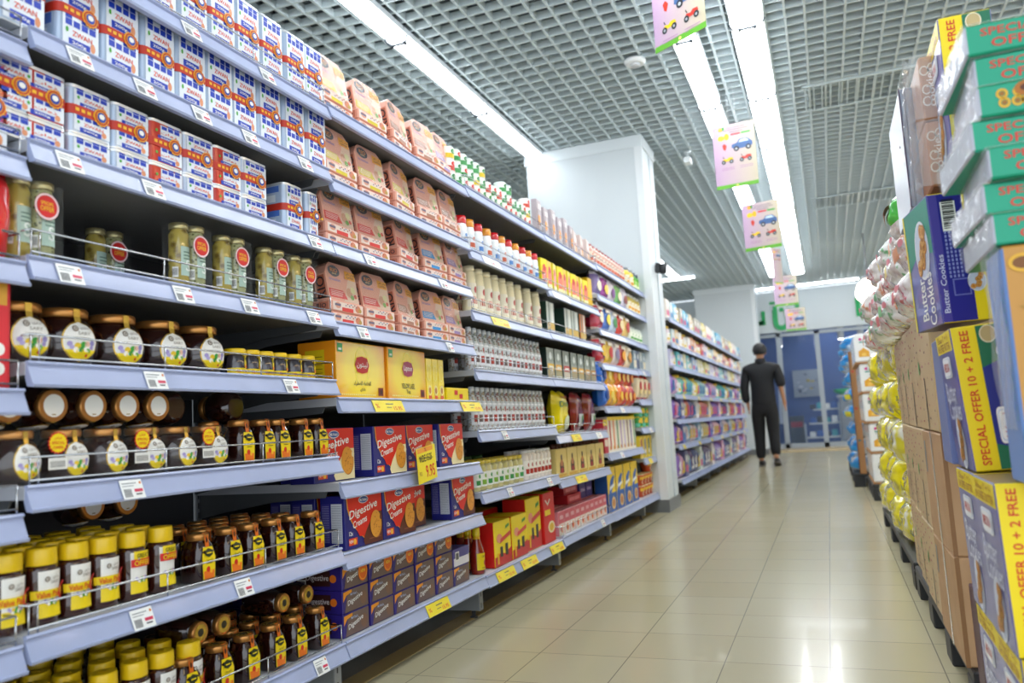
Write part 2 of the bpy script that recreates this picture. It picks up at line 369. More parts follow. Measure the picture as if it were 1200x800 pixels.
for i in range(11): striplight(-.61-.006*i, 1.2+i*1.21, 1.21, .165, names[i] + ' lamp of the left hand ceiling strip over the aisle')
for i in range(5): striplight(-2.2+.0*i, .3+i*1.24, 1.24, .14, names[i] + ' lamp of the strip above the left shelving')
for i in range(4): striplight(-2.2, 8.3+i*1.3, 1.3, .14, names[i] + ' lamp of the strip behind the near pillar')
for i, x in enumerate((.74, 2.1)): striplight(x, 15.9, 1.28 if i else 2.0, .09, 'lamp running crosswise before the white band, ' + ('right one' if i else 'left one'), False)
striplight(-1.9, 13.6, .9, .1, 'short crosswise lamp seen between the two pillars', False)
# lamps over the neighbouring aisles
for i in range(8): striplight(3.2, -.2+i*1.9, 1.9, .2, names[i] + ' lamp of the strip over the neighbouring right aisle', True, EMW)
for i in range(8): striplight(-5.2, -.2+i*1.9, 1.9, .2, names[i] + ' lamp of the strip over the neighbouring left aisle')
for i in range(2): striplight(.1+1.0*i, 17.6, 1.2, .12, 'added lamp brightening the dark shop behind glass, ' + ['left one', 'right one'][i]).location.z = 2.55  # added lamps, no seen source, to brighten the dark shop interior
t_ = empty('globe_pendant', (.66, 12, CZ)); tag(t_, 'glowing dome pendant lamp beside the bagged noodles', 'lamp')
m = MB(); m.tube([(0, 0, 0), (0, 0, -.62)], .012, GREY); m.lathe([(.06, -.66), (.09, -.62), (.03, -.58)], 16, GREY); m.build('rod', t_)
m = MB(); m.lathe([(.001, -.98), (.1, -.96), (.16, -.9), (.17, -.82), (.14, -.72), (.07, -.65)], 24, mat('#fff2d8', .5, emit=5)); m.build('lamp_shade', t_)
t_ = empty('smoke_detector', (-0.993, 5.130, 3.143)); tag(t_, 'round white smoke detector on the ceiling grid', 'detector'); t_.location.z = CZ-.005
m = MB(); m.lathe([(.055, -.03), (.07, -.015), (.07, 0)], 24, mat('#e8eaea', .4)); m.build('base', t_); m = MB(); m.lathe([(.025, -.045), (.035, -.03)], 20, mat('#c9cdd0', .4)); m.build('sensor', t_)
t_ = empty('security_camera', (-.98, 7.2, CZ)); tag(t_, 'small white camera hanging from ceiling right of the near pillar', 'camera')
m = MB(); m.lathe([(.03, -.02), (.03, 0)], 12, HM); m.tube([(0, 0, -.02), (0, 0, -.07)], .008, HM); m.build('mount', t_); m = MB(); m.bev(-.03, .03, -.07, .05, -.12, -.07, mat('#e8ecee', .4), .006); m.build('camera_body', t_)
t_ = empty('wall_camera', (-1.262, 6.75, 2.03)); tag(t_, 'small dark camera fixed to the near pillar', 'camera')
m = MB(); m.box(0, .03, -.03, .03, -.04, .04, DARK); m.build('bracket', t_); m = MB(); m.lathe([(.03, -.05), (.035, .03)], 14, DARK, .06, 0, 0); m.build('camera_body', t_)

# ---------------------------------------------------------------- hanging posters
def vehicle(m, f, a, b, s, body, dark):
    pts = [(-1, -.1), (-.95, .2), (-.5, .28), (-.2, .62), (.5, .66), (.9, .3), (1, .2), (1, -.15), (.7, -.3), (-.7, -.3)]
    m.fan(f, [(a+x*s, b+y*s) for x, y in pts], P(body), 2)
    m.fan(f, [(a+x*s, b+y*s) for x, y in [(-.32, .3), (-.1, .55), (.45, .58), (.7, .32)]], P('#c5d6e6'), 3)
    for x in (-.55, .6): m.disc(f, a+x*s, b-.28*s, .26*s, .26*s, P(dark), 3, 14); m.disc(f, a+x*s, b-.28*s, .12*s, .12*s, P('#b8bcc0'), 4, 10)
def quad(m, f, a, b, s, body):
    m.fan(f, [(a+x*s, b+y*s) for x, y in [(-.9, 0), (-.6, .35), (-.1, .25), (.2, .5), (.8, .45), (.9, .1), (.4, -.1), (-.5, -.15)]], P(body), 2)
    m.fan(f, [(a+x*s, b+y*s) for x, y in [(-.6, .4), (-.75, .75), (-.65, .75), (-.45, .4)]], P('#3a3a3a'), 3)
    for x in (-.65, .6): m.disc(f, a+x*s, b-.2*s, .34*s, .36*s, P('#3c4045'), 3, 12); m.disc(f, a+x*s, b-.2*s, .14*s, .15*s, P('#a9adb2'), 4, 10)
GRAD = D.materials.new('poster_print'); GRAD.use_nodes = True
n = GRAD.node_tree.nodes; L = GRAD.node_tree.links; b = n['Principled BSDF']
tc = n.new('ShaderNodeTexCoord'); sp = n.new('ShaderNodeSeparateXYZ'); rr = n.new('ShaderNodeValToRGB'); mr = n.new('ShaderNodeMath'); mr.operation = 'MULTIPLY_ADD'
mr.inputs[1].default_value = 2.6; mr.inputs[2].default_value = .5
L.new(tc.outputs['Object'], sp.inputs[0]); L.new(sp.outputs['X'], mr.inputs[0]); L.new(mr.outputs[0], rr.inputs[0]); L.new(rr.outputs[0], b.inputs['Base Color'])
rr.color_ramp.elements[0].color = lin('#b998bd') + (1,); rr.color_ramp.elements[1].color = lin('#bdb594') + (1,); b.inputs['Roughness'].default_value = .4
def poster(x, y, ztop, wd, ht, rz, tilt, lab):
    t = empty('hanging_poster', (x, y, ztop), rz); t.rotation_euler = (tilt, 0, rz); tag(t, lab, 'poster')
    f = lambda a, b_, l: (a, -.001-E_*(l+1), b_)
    m = MB(); m.box(-wd/2, wd/2, -.001, .001, -ht, 0, GRAD)
    s = wd/.3
    m.rect(f, -wd/2, wd/2, -ht, -ht+.028*s, P('#73b53f'), 1)
    for i, ww in enumerate((.14, .17, .1)): m.rect(f, .02*s-ww*s/2, .02*s+ww*s/2, -(.03+.016*i)*s, -(.024+.016*i)*s, P('#8a7f8c'), 1)
    m.rect(f, -.02*s, .05*s, -.085*s, -.072*s, P('#cf3d4c'), 1); m.rect(f, .055*s, .12*s, -.085*s, -.072*s, P('#4aa84f'), 1)
    m.disc(f, -.09*s, -.03*s, .018*s, .015*s, P('#f0a93a'), 1); m.disc(f, -.072*s, -.026*s, .01*s, .014*s, P('#4a9d48'), 2)
    m.disc(f, -.09*s, -.095*s, .025*s, .02*s, P('#f0c63c'), 1); m.disc(f, -.05*s, -.09*s, .018*s, .025*s, P('#edb92e'), 1)
    m.fan(f, [((-.07+q*.018*math.cos(k))*s, (-.165+.028*math.sin(k))*s) for q, k in ((1, .3), (.5, 1.5), (1, 2.6), (.6, 3.8), (1, 5))], P('#c9452f'), 1)
    vehicle(m, f, .055*s, -.17*s, .075*s, '#4d6f9e', '#2b3038'); quad(m, f, -.055*s, -.268*s, .045*s, '#e8c52a'); quad(m, f, .075*s, -.27*s, .045*s, '#cc4436')
    for xx in (-.055, .075):
        for i in range(2): m.rect(f, (xx-.045)*s, (xx+.045)*s, -(.325+.012*i)*s, -(.321+.012*i)*s, P('#b58fb0'), 1)
    m.disc(f, 0, -ht+.014*s, .008*s, .008*s, P('#f3e08a'), 2)
    m.build('sheet', t)
    m = MB(); h = CZ-ztop
    for sx in (-1, 1): m.tube([(sx*wd*.1, 0, -.005), (sx*wd*.08, 0, h)], .0012, mat('#e4e7ea', .5))
    m.build('string', t)
poster(-0.519, 3.900, 3.016, 0.330, 0.398, -0.550, 0.000, 'nearest hanging poster, turned sideways, cut off at top')
poster(-0.465, 5.900, 2.863, 0.300, 0.475, -0.100, 0.000, 'second nearest hanging poster with blue car picture')
poster(-0.393, 7.100, 2.557, 0.310, 0.413, -0.200, 0.000, 'third nearest hanging poster, right of the left lamp strip')
poster(-0.384, 9.200, 2.548, 0.140, 0.393, 0.900, 0.000, 'narrow looking poster turned almost edge on')
poster(-0.396, 11.300, 2.573, 0.300, 0.408, 0.000, 0.000, 'poster hanging low between edge on poster and furthest poster')
poster(-0.359, 13.300, 2.362, 0.300, 0.353, 0.000, 0.000, 'furthest hanging poster in front of the white band')
# ================================================================ SHELVING
JY = [.0, 1.027, 2.017, 3.026, 4.034, 5.07, 6.105, 6.53]
BAYN = ['cut-off bay at left edge', 'honey bay', 'biscuit bay', 'mayonnaise bay', 'tea bay', 'crisps bay', 'noodle cup bay']
LV = [[.17, .421, .647, .869, 1.103, 1.301, 1.524, 1.74],
      [.166, .433, .695, .920, 1.118, 1.341, 1.564, 1.764],
      [.166, .414, .618, .868, 1.097, 1.340, 1.540, 1.775],
      [.160, .494, .744, .998, 1.248, 1.512, 1.783],
      [.168, .465, .698, 1.0, 1.251, 1.486, 1.787],
      [.162, .547, .853, 1.135, 1.364, 1.594, 1.80],
      [.162, .455, .693, .910, 1.143, 1.360, 1.594, 1.80]]
GUARD = {0: (1, 2, 3, 4, 5, 6), 1: (0, 1, 2, 3, 4, 7), 2: (), 3: (2, 3, 4, 5, 6), 4: (0, 3, 4, 5, 6, 2), 5: (6,), 6: ()}
JX = [XS+.0]
TAGW = mat('#eef0ef', .4); TAGY = mat('#f0dc2e', .4)
RAILP = [(.004, 0), (.007, -.004), (.002, -.008), (.016, -.042), (.020, -.044), (.018, -.049), (.002, -.047), (-.004, -.03), (-.004, 0)]
def extr(m, prof, y0, y1, mt, x, z):
    k = len(prof); vs = [(x+a, y0, z+b_) for a, b_ in prof] + [(x+a, y1, z+b_) for a, b_ in prof]
    m.add(vs, [(i, k+i, k+(i+1) % k, (i+1) % k) for i in range(k)] + [tuple(range(k)), tuple(range(2*k-1, k-1, -1))], mt)
def price_tag(parent, y, z, yellow=False, w_=.055):
    m = MB(); h = .038
    def f(a, b_, l): return (XS+.0045+(-b_)*.42+.0015*(l+1), y+a, z-.008+b_)
    c = TAGY if yellow else TAGW
    m.add([f(-w_/2, 0, 0), f(w_/2, 0, 0), f(w_/2, -h, 0), f(-w_/2, -h, 0), f(-w_/2, 0, -1), f(w_/2, 0, -1), f(w_/2, -h, -1), f(-w_/2, -h, -1)],
          [(3, 2, 1, 0), (0, 1, 5, 4), (2, 3, 7, 6), (1, 2, 6, 5), (0, 4, 7, 3)], c)
    def g(a, b_, l): return f(a, b_, l*.3+.4)
    dk = P('#5d6066')
    if yellow:
        m.rect(g, -.018, .03, -.013, -.010, dk); m.rect(g, -.018, .012, -.024, -.022, dk); m.text(g, '15.95', w_*.27, -.026, w_*.28, .012, P('#e2482e'))
        m.text(g, '%', -w_*.38, -.018, w_*.12, .014, P('#e2762e'))
    else:
        m.rect(g, -.024, .012, -.008, -.006, P('#9aa0a6')); m.rect(g, -.024, .004, -.013, -.0115, P('#9aa0a6'))
        for i in range(8): m.rect(g, -.023+i*.0024, -.0218+i*.0024, -.034, -.018, dk)
        m.rect(g, .003, .024, -.025, -.019, P('#d8456a')); m.rect(g, .005, .02, -.031, -.028, dk); m.disc(g, .022, -.007, .003, .003, P('#d88a3a'), 0, 8)
    m.build('price_tag', parent)
def guard(parent, y0, y1, z):
    m = MB(); x = XS-.002; h = .05
    for zz in (h, .008): m.tube([(x-.1 if zz > .02 else x, y0+.012, z+zz), (x, y0+.012, z+zz), (x, y1-.012, z+zz), (x-.1 if zz > .02 else x, y1-.012, z+zz)], .0022, STEEL)
    k = 3
    for i in range(k+1):
        yy = y0+.012+(y1-y0-.024)*i/k
        m.tube([(x, yy, z-.004), (x, yy, z+h)], .0018, STEEL)
    m.tube([(x-.1, y0+.03, z), (x-.1, y0+.012, z+h), (x, y0+.03, z+h), (x, y0+.03, z)], .0018, STEEL)
    m.build('wire_guard', parent)
HOLE = mat('#1c1d20', .7)
def bay(i, y0, y1, levels, guards, lab, tags=None, xs=0, near=True):
    t = empty('shelving_bay', (0, 0, 0)); t.location = (0, 0, 0)
    m = MB(); m.box(-1.9, -1.885, y0+.01, y1-.01, .1, levels[-1]+.02, mat('#3a3b3f', .6)); m.build('back_panel', t)
    m = MB(); m.box(-1.92, -1.884, y0+.001, y0+.025, 0, levels[-1]+.03, mat('#83878d', .5))
    if near:
        for k in range(60):
            z = .1+k*.03
            if z < levels[-1]: m.box(-1.8838, -1.8834, y0+.009, y0+.012, z, z+.018, HOLE); m.box(-1.8838, -1.8834, y0+.015, y0+.018, z, z+.018, HOLE)
    m.build('upright', t)
    m = MB(); m.box(-1.9, XS-.02, y1-.03, y1-.004, .03, levels[0]-.045, mat('#7c8082', .5)); m.box(XS-.02, XS-.015, y1-.034, y1, .03, levels[0]-.04, mat('#8c9092', .5))
    m.tube([(XS-.05, y1-.017, 0), (XS-.05, y1-.017, .03)], .008, DARK); m.tube([(XS-.05, y1-.017, 0), (XS-.05, y1-.017, .006)], .016, DARK, 10); m.tube([(-1.85, y1-.017, 0), (-1.85, y1-.017, .03)], .012, DARK)
    m.box(XS-.016, XS-.0145, y1-.022, y1-.016, .04, .06, DARK); m.box(XS-.016, XS-.0145, y1-.022, y1-.016, .085, .1, DARK)
    m.build('base_foot', t)
    for k, z in enumerate(levels):
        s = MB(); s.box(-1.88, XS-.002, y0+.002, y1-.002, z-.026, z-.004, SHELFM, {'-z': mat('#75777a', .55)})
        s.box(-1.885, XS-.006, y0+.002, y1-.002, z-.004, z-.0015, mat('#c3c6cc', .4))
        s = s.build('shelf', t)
        if k:
            for yy in (y0+.014, y1-.008):
                m = MB()
                pts = [(-1.88, z-.026), (-1.40, z-.026), (-1.41, z-.045), (-1.6, z-.055), (-1.8, z-.085), (-1.88, z-.1)]
                n_ = len(pts); vs = [(a, yy-.002, b_) for a, b_ in pts] + [(a, yy+.002, b_) for a, b_ in pts]
                m.add(vs, [tuple(range(n_)), tuple(range(2*n_-1, n_-1, -1))] + [(j, (j+1) % n_, n_+(j+1) % n_, n_+j) for j in range(n_)], mat('#55585c', .5))
                m.build('bracket', s)
        m = MB(); extr(m, RAILP, y0+.003, y1-.003, RAIL, XS, z); m.build('price_rail', s)
        if k in guards: guard(s, y0, y1, z)
        for (yy, yel, ww) in (tags or {}).get(k, []): price_tag(s, yy, z, yel, ww)
    tag(t, lab, 'shelf')
    return t
T1 = {7: [(y, 0, .055) for y in [1.441, 1.721]], 6: [(y, 0, .055) for y in [1.132, 1.298, 1.470, 1.646, 1.882]],
      5: [(y, 0, .055) for y in [1.109, 1.319, 1.919]], 4: [(y, 0, .055) for y in [1.110, 1.403, 1.629, 1.901]],
      3: [(y, 0, .055) for y in [1.320, 1.788]], 2: [(y, 0, .055) for y in [1.255]], 1: [(y, 0, .055) for y in [1.279, 1.584]],
      0: [(y, 0, .055) for y in [1.884]]}
T2 = {3: [(y, 1, .19) for y in [2.298, 2.954]], 0: [(y, 1, .17) for y in [2.584]], 5: [([2.222][0], 0, .07), ([2.755][0], 0, .07)],
      4: [([2.161][0], 0, .06), ([2.780][0], 0, .05)]}
T3 = {4: [([3.320][0], 1, .2)], 0: [(y, 1, .2) for y in [3.221, 3.507, 3.908]], 2: [(y, 0, .06) for y in [3.321, 3.858]], 3: [([3.295][0], 0, .06)],
      5: [([3.254][0], 0, .2)], 1: [], 6: [([3.476][0], 0, .06)]}
T3 = {0: T3[0], 1: T3[2], 2: T3[3], 4: T3[4], 5: T3[5]}
T4 = {2: [([4.364][0], 1, .17), ([4.844][0], 0, .12)], 1: [([4.408][0], 1, .2)], 5: [([4.251][0], 0, .3)], 0: [([4.799][0], 0, .07)]}
T5 = {1: [(5.4, 0, .08)], 2: [(5.5, 0, .1)]}
T6 = {1: [(6.3, 1, .12)], 4: [(6.3, 0, .08)], 2: [(6.4, 0, .1)]}
for i, tg in enumerate(({}, T1, T2, T3, T4, T5, T6)):
    bay(i, JY[i], JY[i+1] if i < 6 else 6.99, LV[i], GUARD[i], 'grey metal shelving unit with pale blue rails, ' + BAYN[i], tg)
FLV = [z for z in [0.170, 0.494, 0.739, 0.980, 1.255, 1.473, 1.717]]
FARY = [7.62+.985*k for k in range(9)]
for k in range(7):
    bay(7+k, FARY[k]+.06, FARY[k+1]+.06, FLV, (), 'grey shelving unit beyond the near pillar, ' + ('nearest', 'second', 'third', 'fourth', 'fifth', 'sixth', 'furthest')[k] + ' of seven', {1: [(FARY[k]+.3, 1, .12)], 3: [(FARY[k]+.5, 1, .1)], 5: [(FARY[k]+.4, 0, .1)]}, near=False)
def lvl(b_, k):
    n_ = len(LV[b_])
    return ('bottom shelf' if k == 0 else 'top shelf' if k == n_-1 else ['', 'second', 'third', 'fourth', 'fifth', 'sixth', 'seventh'][k] + ' shelf up')
# ================================================================ PRODUCTS (origin at base centre of the front, facing +X)
XP = -1.372                                  # products' fronts stand this far in
BL = '#1d49bd'
def tin(w_, h, d, parent, red=False, bw=True, face='ZWAN'):
    m = MB(); pr = rrect(-d, 0, -w_/2, w_/2, .016)
    m.prism(pr, .003, h-.006, mat('#b8281f' if red else '#b4c6de', .22, .15, coat=.4), smooth=True)
    f = front(0); a = w_/2-.014
    m.rect(f, -a-.004+(.022 if red else 0), a+.006, .008, h-.01, P('#e6ecf3'))
    nx, nz = 4, 2
    for i in range(1 if red else 0, nx):
        for j in range(nz):
            if (i+j*3) % 5 != 4: m.rect(f, -a+.002+2*a*i/nx, -a-.0015+2*a*(i+1)/nx, h*.62+h*.17*j, h*.605+h*.17*(j+1), P(BL), 1)
    m.text(f, 'ZWAN' if face == 'ZWAN' else 'ﻥﺍﻭﺯ', a*.1, h*.46, a*1.25, h*.13, P('#dd5a35'), 2)
    m.rect(f, -a*.75, a*.6, h*.12, h*.32, P(BL), 1); m.text(f, '1550' if False else 'OSSI' if False else '200g', -a*.1, h*.22, a*.9, h*.1, WHITE, 2)
    m.disc(f, a*.78, h*.3, a*.16, h*.12, P('#e2a27c'), 1, 10); m.disc(f, -a*.85, h*.5, a*.09, h*.07, P('#58b04a'), 2, 8)
    s = side(-w_/2)
    m.rect(s, -d+.014, -.014, .01, h-.01, P('#c33a2e' if red else '#b9c9de'), 0)
    if not red:
        m.rect(s, -d+.018, -.018, h*.6, h*.85, P('#5f86cf'), 1); m.rect(s, -d+.02, -.03, h*.2, h*.5, P('#e6edf4'), 1)
    else:
        m.rect(s, -d+.02, -.03, h*.1, h*.4, P('#f2f2ee'), 1)
        for i in range(7): m.rect(s, -d+.022+i*.004, -d+.024+i*.004, h*.14, h*.36, BLACK, 2)
    pr2 = rrect(-d-.001, .0012, -w_/2-.0012, w_/2+.0012, .017); m.prism(pr2, .0005, .004, mat('#e3e8ee', .25, .5), smooth=True)
    t = m.build('tin', parent)
    q = MB()
    q.prism(pr2, h-.007, h-.0005, mat('#e3e8ee', .25, .5), smooth=True); q.build('lid', t)
    return t
def tin_pack(w_=.104, h=.088, d=.075, n=2, red=False, ar=False):
    t = empty('tin_multipack')
    for k in range(n): tin(w_, h, d, t, red, face='AR' if ar else 'ZWAN').location.z = k*h
    zc = (n-1)*h
    m = MB(); b0, b1 = zc-.011, zc+.009
    pr = rrect(-d-.002, .002, -w_/2-.002, w_/2+.002, .017); m.prism(pr, b0, b1, P('#c8402c'), smooth=True)
    f = front(.002)
    for i in range(5): m.rect(f, -w_/2+.012+i*.014, -w_/2+.021+i*.014, zc-.004, zc+.003, P('#f0c030'), 0)
    m.build('cardboard_band', t)
    m = MB(); m.star(lambda a, b_, l: (.0035+E_*l, a, b_), w_*.2, zc, .02, P('#f2b62c'), 0, 14, .88); m.ring(front(.0035), w_*.2, zc, .016, .016, .003, P('#c8402c'), 1)
    m.disc(front(.0035), w_*.2, zc, .0105, .0105, P('#2b4fb0'), 2); m.disc(front(.0035), w_*.2, zc+.001, .007, .006, WHITE, 3, 10)
    m.star(lambda a, b_, l: (.003, -a, b_), -w_*.2, zc, .02, P('#f2b62c'), 0, 14, .88); m.build('gold_seal', t)
    return t
for i, y in enumerate([1.383, 1.487, 1.589, 1.688, 1.789, 1.898, 1.987]):
    place(('tp', 0), lambda: tin_pack(), (XP, y, 1.764), 'blue and white meat tins banded in pair, %s, honey bay top shelf' % nth(i), 'tin', 'banded meat tins on honey bay top shelf')
for i, y in enumerate([1.035, 1.162, 1.268, 1.375, 1.477, 1.574, 1.668, 1.773, 1.884, 1.992]):
    place(('tp', 0), lambda: tin_pack(), (XP, y, 1.564), 'blue and white meat tins banded in pair, %s, honey bay seventh shelf' % nth(i), 'tin', 'banded meat tins on honey bay seventh shelf')
for i, (y, rd) in enumerate(zip([1.009, 1.079, 1.189, 1.294, 1.395, 1.498, 1.600, 1.702], (0, 1, 0, 0, 1, 0, 1, 0))):
    place(('tt', rd), lambda: tin_pack(.105, .052, .085, 3, rd, rd), (XP, y, 1.342), 'tower of three %stins, %s, honey bay sixth shelf' % ('red sided meat ' if rd else 'pale blue meat ', nth(i)), 'tin', 'triple tins on honey bay sixth shelf')
for i, y in enumerate([1.884, 1.975]):
    place(('t5', i), lambda: tin_pack(.09 if i == 0 else .06, .07, .08, 2), (XP-.01, y, 1.342), 'blue white tin pair by biscuit bay edge, %s of two, sixth shelf' % ('left' if i == 0 else 'right'), 'tin', 'triple tins on honey bay sixth shelf')
m = MB(); m.prism(rrect(-.08, 0, -.04, .04, .015), 0, .07, mat('#5a3b34', .3), smooth=True); m.prism(rrect(-.081, .001, -.041, .041, .015), .07, .076, GREY)
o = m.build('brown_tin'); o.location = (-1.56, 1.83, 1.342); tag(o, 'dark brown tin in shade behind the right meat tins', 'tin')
# ------- caper jars in twin packs
CAP = ramp_mat('pickled_capers', '#51532a', '#a9ab78', 130, rough=.12, coat=.8, pos=(.2, .55))
OLV = ramp_mat('pickled_olives', '#6f5a1c', '#b5a24a', 45, rough=.12, coat=.8, pos=(.15, .5))
GLS = mat('#c5cbb4', .08, alpha=.35, coat=1)
def caper_pack():
    t = empty('caper_jar_twin_pack'); r = .0235
    for k, (dx, dy) in enumerate(((-.03, -.023), (-.024, .023))):
        prof = [(.018, 0), (r, .004), (r, .13), (.019, .14), (.019, .143)]
        m = MB(); m.lathe(prof, 20, CAP if k else OLV, dx, dy); f = cylf(r, dx, dy)
        m.rect(f, -.014, .02, .03, .1, P('#b8cfc4'), 0, 5); m.text(f, 'S', .004, .055, .014, .028, P('#eef5f0'), 2)
        for q in range(3): m.rect(f, -.008, .014, .085-.008*q, .088-.008*q, P('#6f8f80'), 1, 3)
        m.rect(f, -.034, -.02, .025, .05, WHITE, 0, 2)
        for q in range(5): m.rect(f, -.033+.0025*q, -.0318+.0025*q, .03, .046, BLACK, 1)
        j = m.build('jar', t)
        m = MB(); m.lathe([(.021, .142), (.0225, .144), (.0225, .156), (.02, .158)], 20, mat('#b7ad7d', .3, .7), dx, dy); m.build('lid', j)
    m = MB(); m.box(-.055, .0045, -.049, .049, .012, .15, mat('#e9eff0', .12, alpha=.03, bump=.6, bscale=25)); m.build('shrink_film', t)
    f = front(.006); m = MB(); m.star(f, .012, .105, .027, P('#cf2636'), 0, 18, .92); m.ring(f, .012, .105, .026, .026, .004, P('#f3d8dc'), 1); m.disc(f, .012, .105, .021, .021, P('#dd2a2f'), 2)
    m.text(f, 'SPECIAL', .012, .111, .028, .007, P('#f7cf2a'), 3); m.text(f, 'OFFER', .012, .1, .03, .01, P('#f7cf2a'), 3); m.build('offer_sticker', t)
    return t
for i, (y, x) in enumerate(zip([1.070, 1.480, 1.626, 1.790, 1.897], (0, 0, 0, 0, .0))):
    if i == 4: y = [1.918][0]
    place('caper', caper_pack, (XP+x, y, 1.118), 'caper jar pair with round red offer sticker, %s in front, honey bay' % nth(i), 'jar', 'caper jar pairs on honey bay shelf')
place('caper', caper_pack, (-1.56, [1.411][0], 1.118), 'caper jar pair standing back in shade between the front pairs', 'jar', 'caper jar pairs on honey bay shelf')
# ------- honey
HON = mat('#2a0f0b', .06, coat=1, trans=.15); HON2 = mat('#3b150c', .06, coat=1, trans=.15)
COP = mat('#b98246', .28, .75); GOLD = mat('#d9b24a', .25, .6)
YEL = P('#f2da1c'); CAPY = mat('#f0c912', .35, coat=.2)
def flowers(m, f, a, b, s):
    for da, db, c, r in ((-.9, .1, '#b5a8db', .2), (-.75, -.15, '#c2b8e2', .18), (.85, .2, '#a79fd6', .22), (.8, -.15, '#b5a8db', .18), (-.35, -.05, '#f2d33a', .25), (.1, .05, '#4fae4c', .25), (-.1, -.3, '#3f9c45', .22), (.35, -.25, '#f6f3ea', .25), (-.45, -.35, '#f6f3ea', .22), (.4, .1, '#f0c8b8', .22), (.5, -.4, '#58b050', .2)):
        m.disc(f, a+da*s, b+db*s, r*s, r*s, P(c), 2, 9)
def mark(m, f, a, b, s):
    m.disc(f, a, b, s, s, P('#8d8378'), 2, 12); m.disc(f, a, b, s*.6, s*.6, P('#e8e4dc'), 3, 8); m.disc(f, a, b, s*.35, s*.35, P('#8d8378'), 4, 7)
def globe_jar(r=.066, h=.118, sc=1):
    t = empty('honey_jar')
    prof = [(r*.62, 0), (r*.8, .005), (r*.97, h*.22), (r, h*.42), (r*.93, h*.62), (r*.76, h*.76), (r*.66, h*.8), (r*.66, h*.85)]
    m = MB(); m.lathe(prof, 28, HON, -r, 0); m.build('jar', t)
    m = MB(); m.lathe([(r*.69, h*.84), (r*.72, h*.86), (r*.72, h*.97), (r*.68, h)], 28, COP, -r, 0); m.lathe([(.001, h*1.001), (r*.5, h*1.001)], 24, WHITE, -r, 0); m.build('lid', t)
    PH = -.0
    f0 = lathf(prof, -r, 0); f = lambda a, b_, l: f0(a+.0*r, b_, l+1)
    def oval(k, q=1): return [(k*r*.52*math.cos(x)*(1.0 if math.sin(x) < 0 else 1-.12*math.sin(x)), h*.42+k*h*.33*math.sin(x)*(1 if math.sin(x) > 0 else 1.0)) for x in [2*PI*i/36 for i in range(36)]]
    def bandfill(mm, k, z0, z1, c, l):
        st = 12
        pts = []
        for j in range(st+1):
            z = z0+(z1-z0)*j/st; q = max(0, 1-((z-h*.42)/(k*h*.33))**2)**.5; pts.append((z, k*r*.54*q))
        vs = []
        for z, a in pts:
            for i in range(7): vs.append(f(-a+2*a*i/6, z, l))
        mm.add(vs, [(j*7+i, j*7+i+1, (j+1)*7+i+1, (j+1)*7+i) for j in range(st) for i in range(6)], c)
    m = MB(); bandfill(m, 1.07, h*.42-h*.33*1.07, h*.42+h*.33*1.07, GOLD, 0); bandfill(m, 1.0, h*.42-h*.33, h*.42+h*.33, WHITE, 1); bandfill(m, 1.0, h*.42-h*.33, h*.27, YEL, 2)
    mark(m, f, -r*.18, h*.63, r*.1); m.text(f, 'ﻱﺭﺎﺳ', r*.14, h*.64, r*.34, h*.06, P('#8d8378'), 2); m.text(f, 'SARY', r*.1, h*.55, r*.42, h*.055, P('#9a948a'), 2)
    m.rect(f, -r*.25, r*.25, h*.475, h*.482, P('#b9b5ad'), 2, 2)
    flowers(m, f, 0, h*.34, r*.4); m.disc(f, r*.16, h*.17, r*.045, r*.05, P('#d8452c'), 3, 8)
    m.build('label', t)
    m = MB(); q = r*.73
    m.add([(-r+q, -r*.1, h*.98), (-r+q, r*.1, h*.98), (-r+q+.001, r*.1, h*.84), (-r+q+.001, -r*.1, h*.84), (-r*.18, r*.09, h*.7), (-r*.18, -r*.09, h*.7), (-r+q*.5, -r*.1, h*1.004), (-r+q*.5, r*.1, h*1.004)], [(3, 2, 1, 0), (5, 4, 2, 3), (0, 1, 7, 6)], GOLD); m.build('gold_seal', t)
    return t
for i, y in enumerate([1.061, 1.166, 1.288, 1.416, 1.540]):
    place('globe', globe_jar, (XP, y, .920), 'large round dark honey jar with white oval label, %s' % nth(i), 'jar', 'large round honey jars', rz=-.12)
for i, y in enumerate([1.228, 1.359, 1.531]):
    place('globe', globe_jar, (-1.53, y, .920), 'large round honey jar standing behind front jars, %s of second row' % ['left', 'middle', 'right'][i], 'jar', 'large round honey jars')
def small_jar():
    t = empty('small_honey_jar'); r = .027; prof = [(r*.9, 0), (r, .004), (r, .042), (r*.8, .05), (r*.8, .055)]
    m = MB(); m.lathe(prof, 16, mat('#38333b', .08, coat=1), -r, 0); m.build('jar', t)
    m = MB(); m.lathe([(r*.95, .053), (r*1.02, .055), (r*1.02, .066), (r*.95, .068)], 16, CAPY, -r, 0); m.build('lid', t)
    f = cylf(r, -r); m = MB(); m.rect(f, -r*1.6, r*1.6, .002, .018, YEL, 0, 8); m.text(f, 'Special', 0, .01, r*1.4, .009, P('#d8352a'), 1); m.rect(f, .004, .018, .018, .052, YEL, 1, 2); m.disc(f, .011, .042, .005, .004, P('#2b3a20'), 2, 8); m.rect(f, .005, .017, .019, .026, P('#f0862a'), 2, 2)
    m.build('label', t); return t
for i, y in enumerate([1.640, 1.696, 1.751, 1.809, 1.874, 1.938]):
    place('sj', small_jar, (XP, y, .920), 'small honey jar with yellow lid, %s beside large round jars' % nth(i), 'jar', 'small yellow lidded honey jars')
for i, y in enumerate([1.757, 1.817, 1.877, 1.940, 2.010]):
    place('sj', small_jar, (-1.44, y, .920), 'small yellow lidded honey jar, %s in the row behind' % nth(i), 'jar', 'small yellow lidded honey jars')
def med_globe(): return globe_jar(.05, .1)
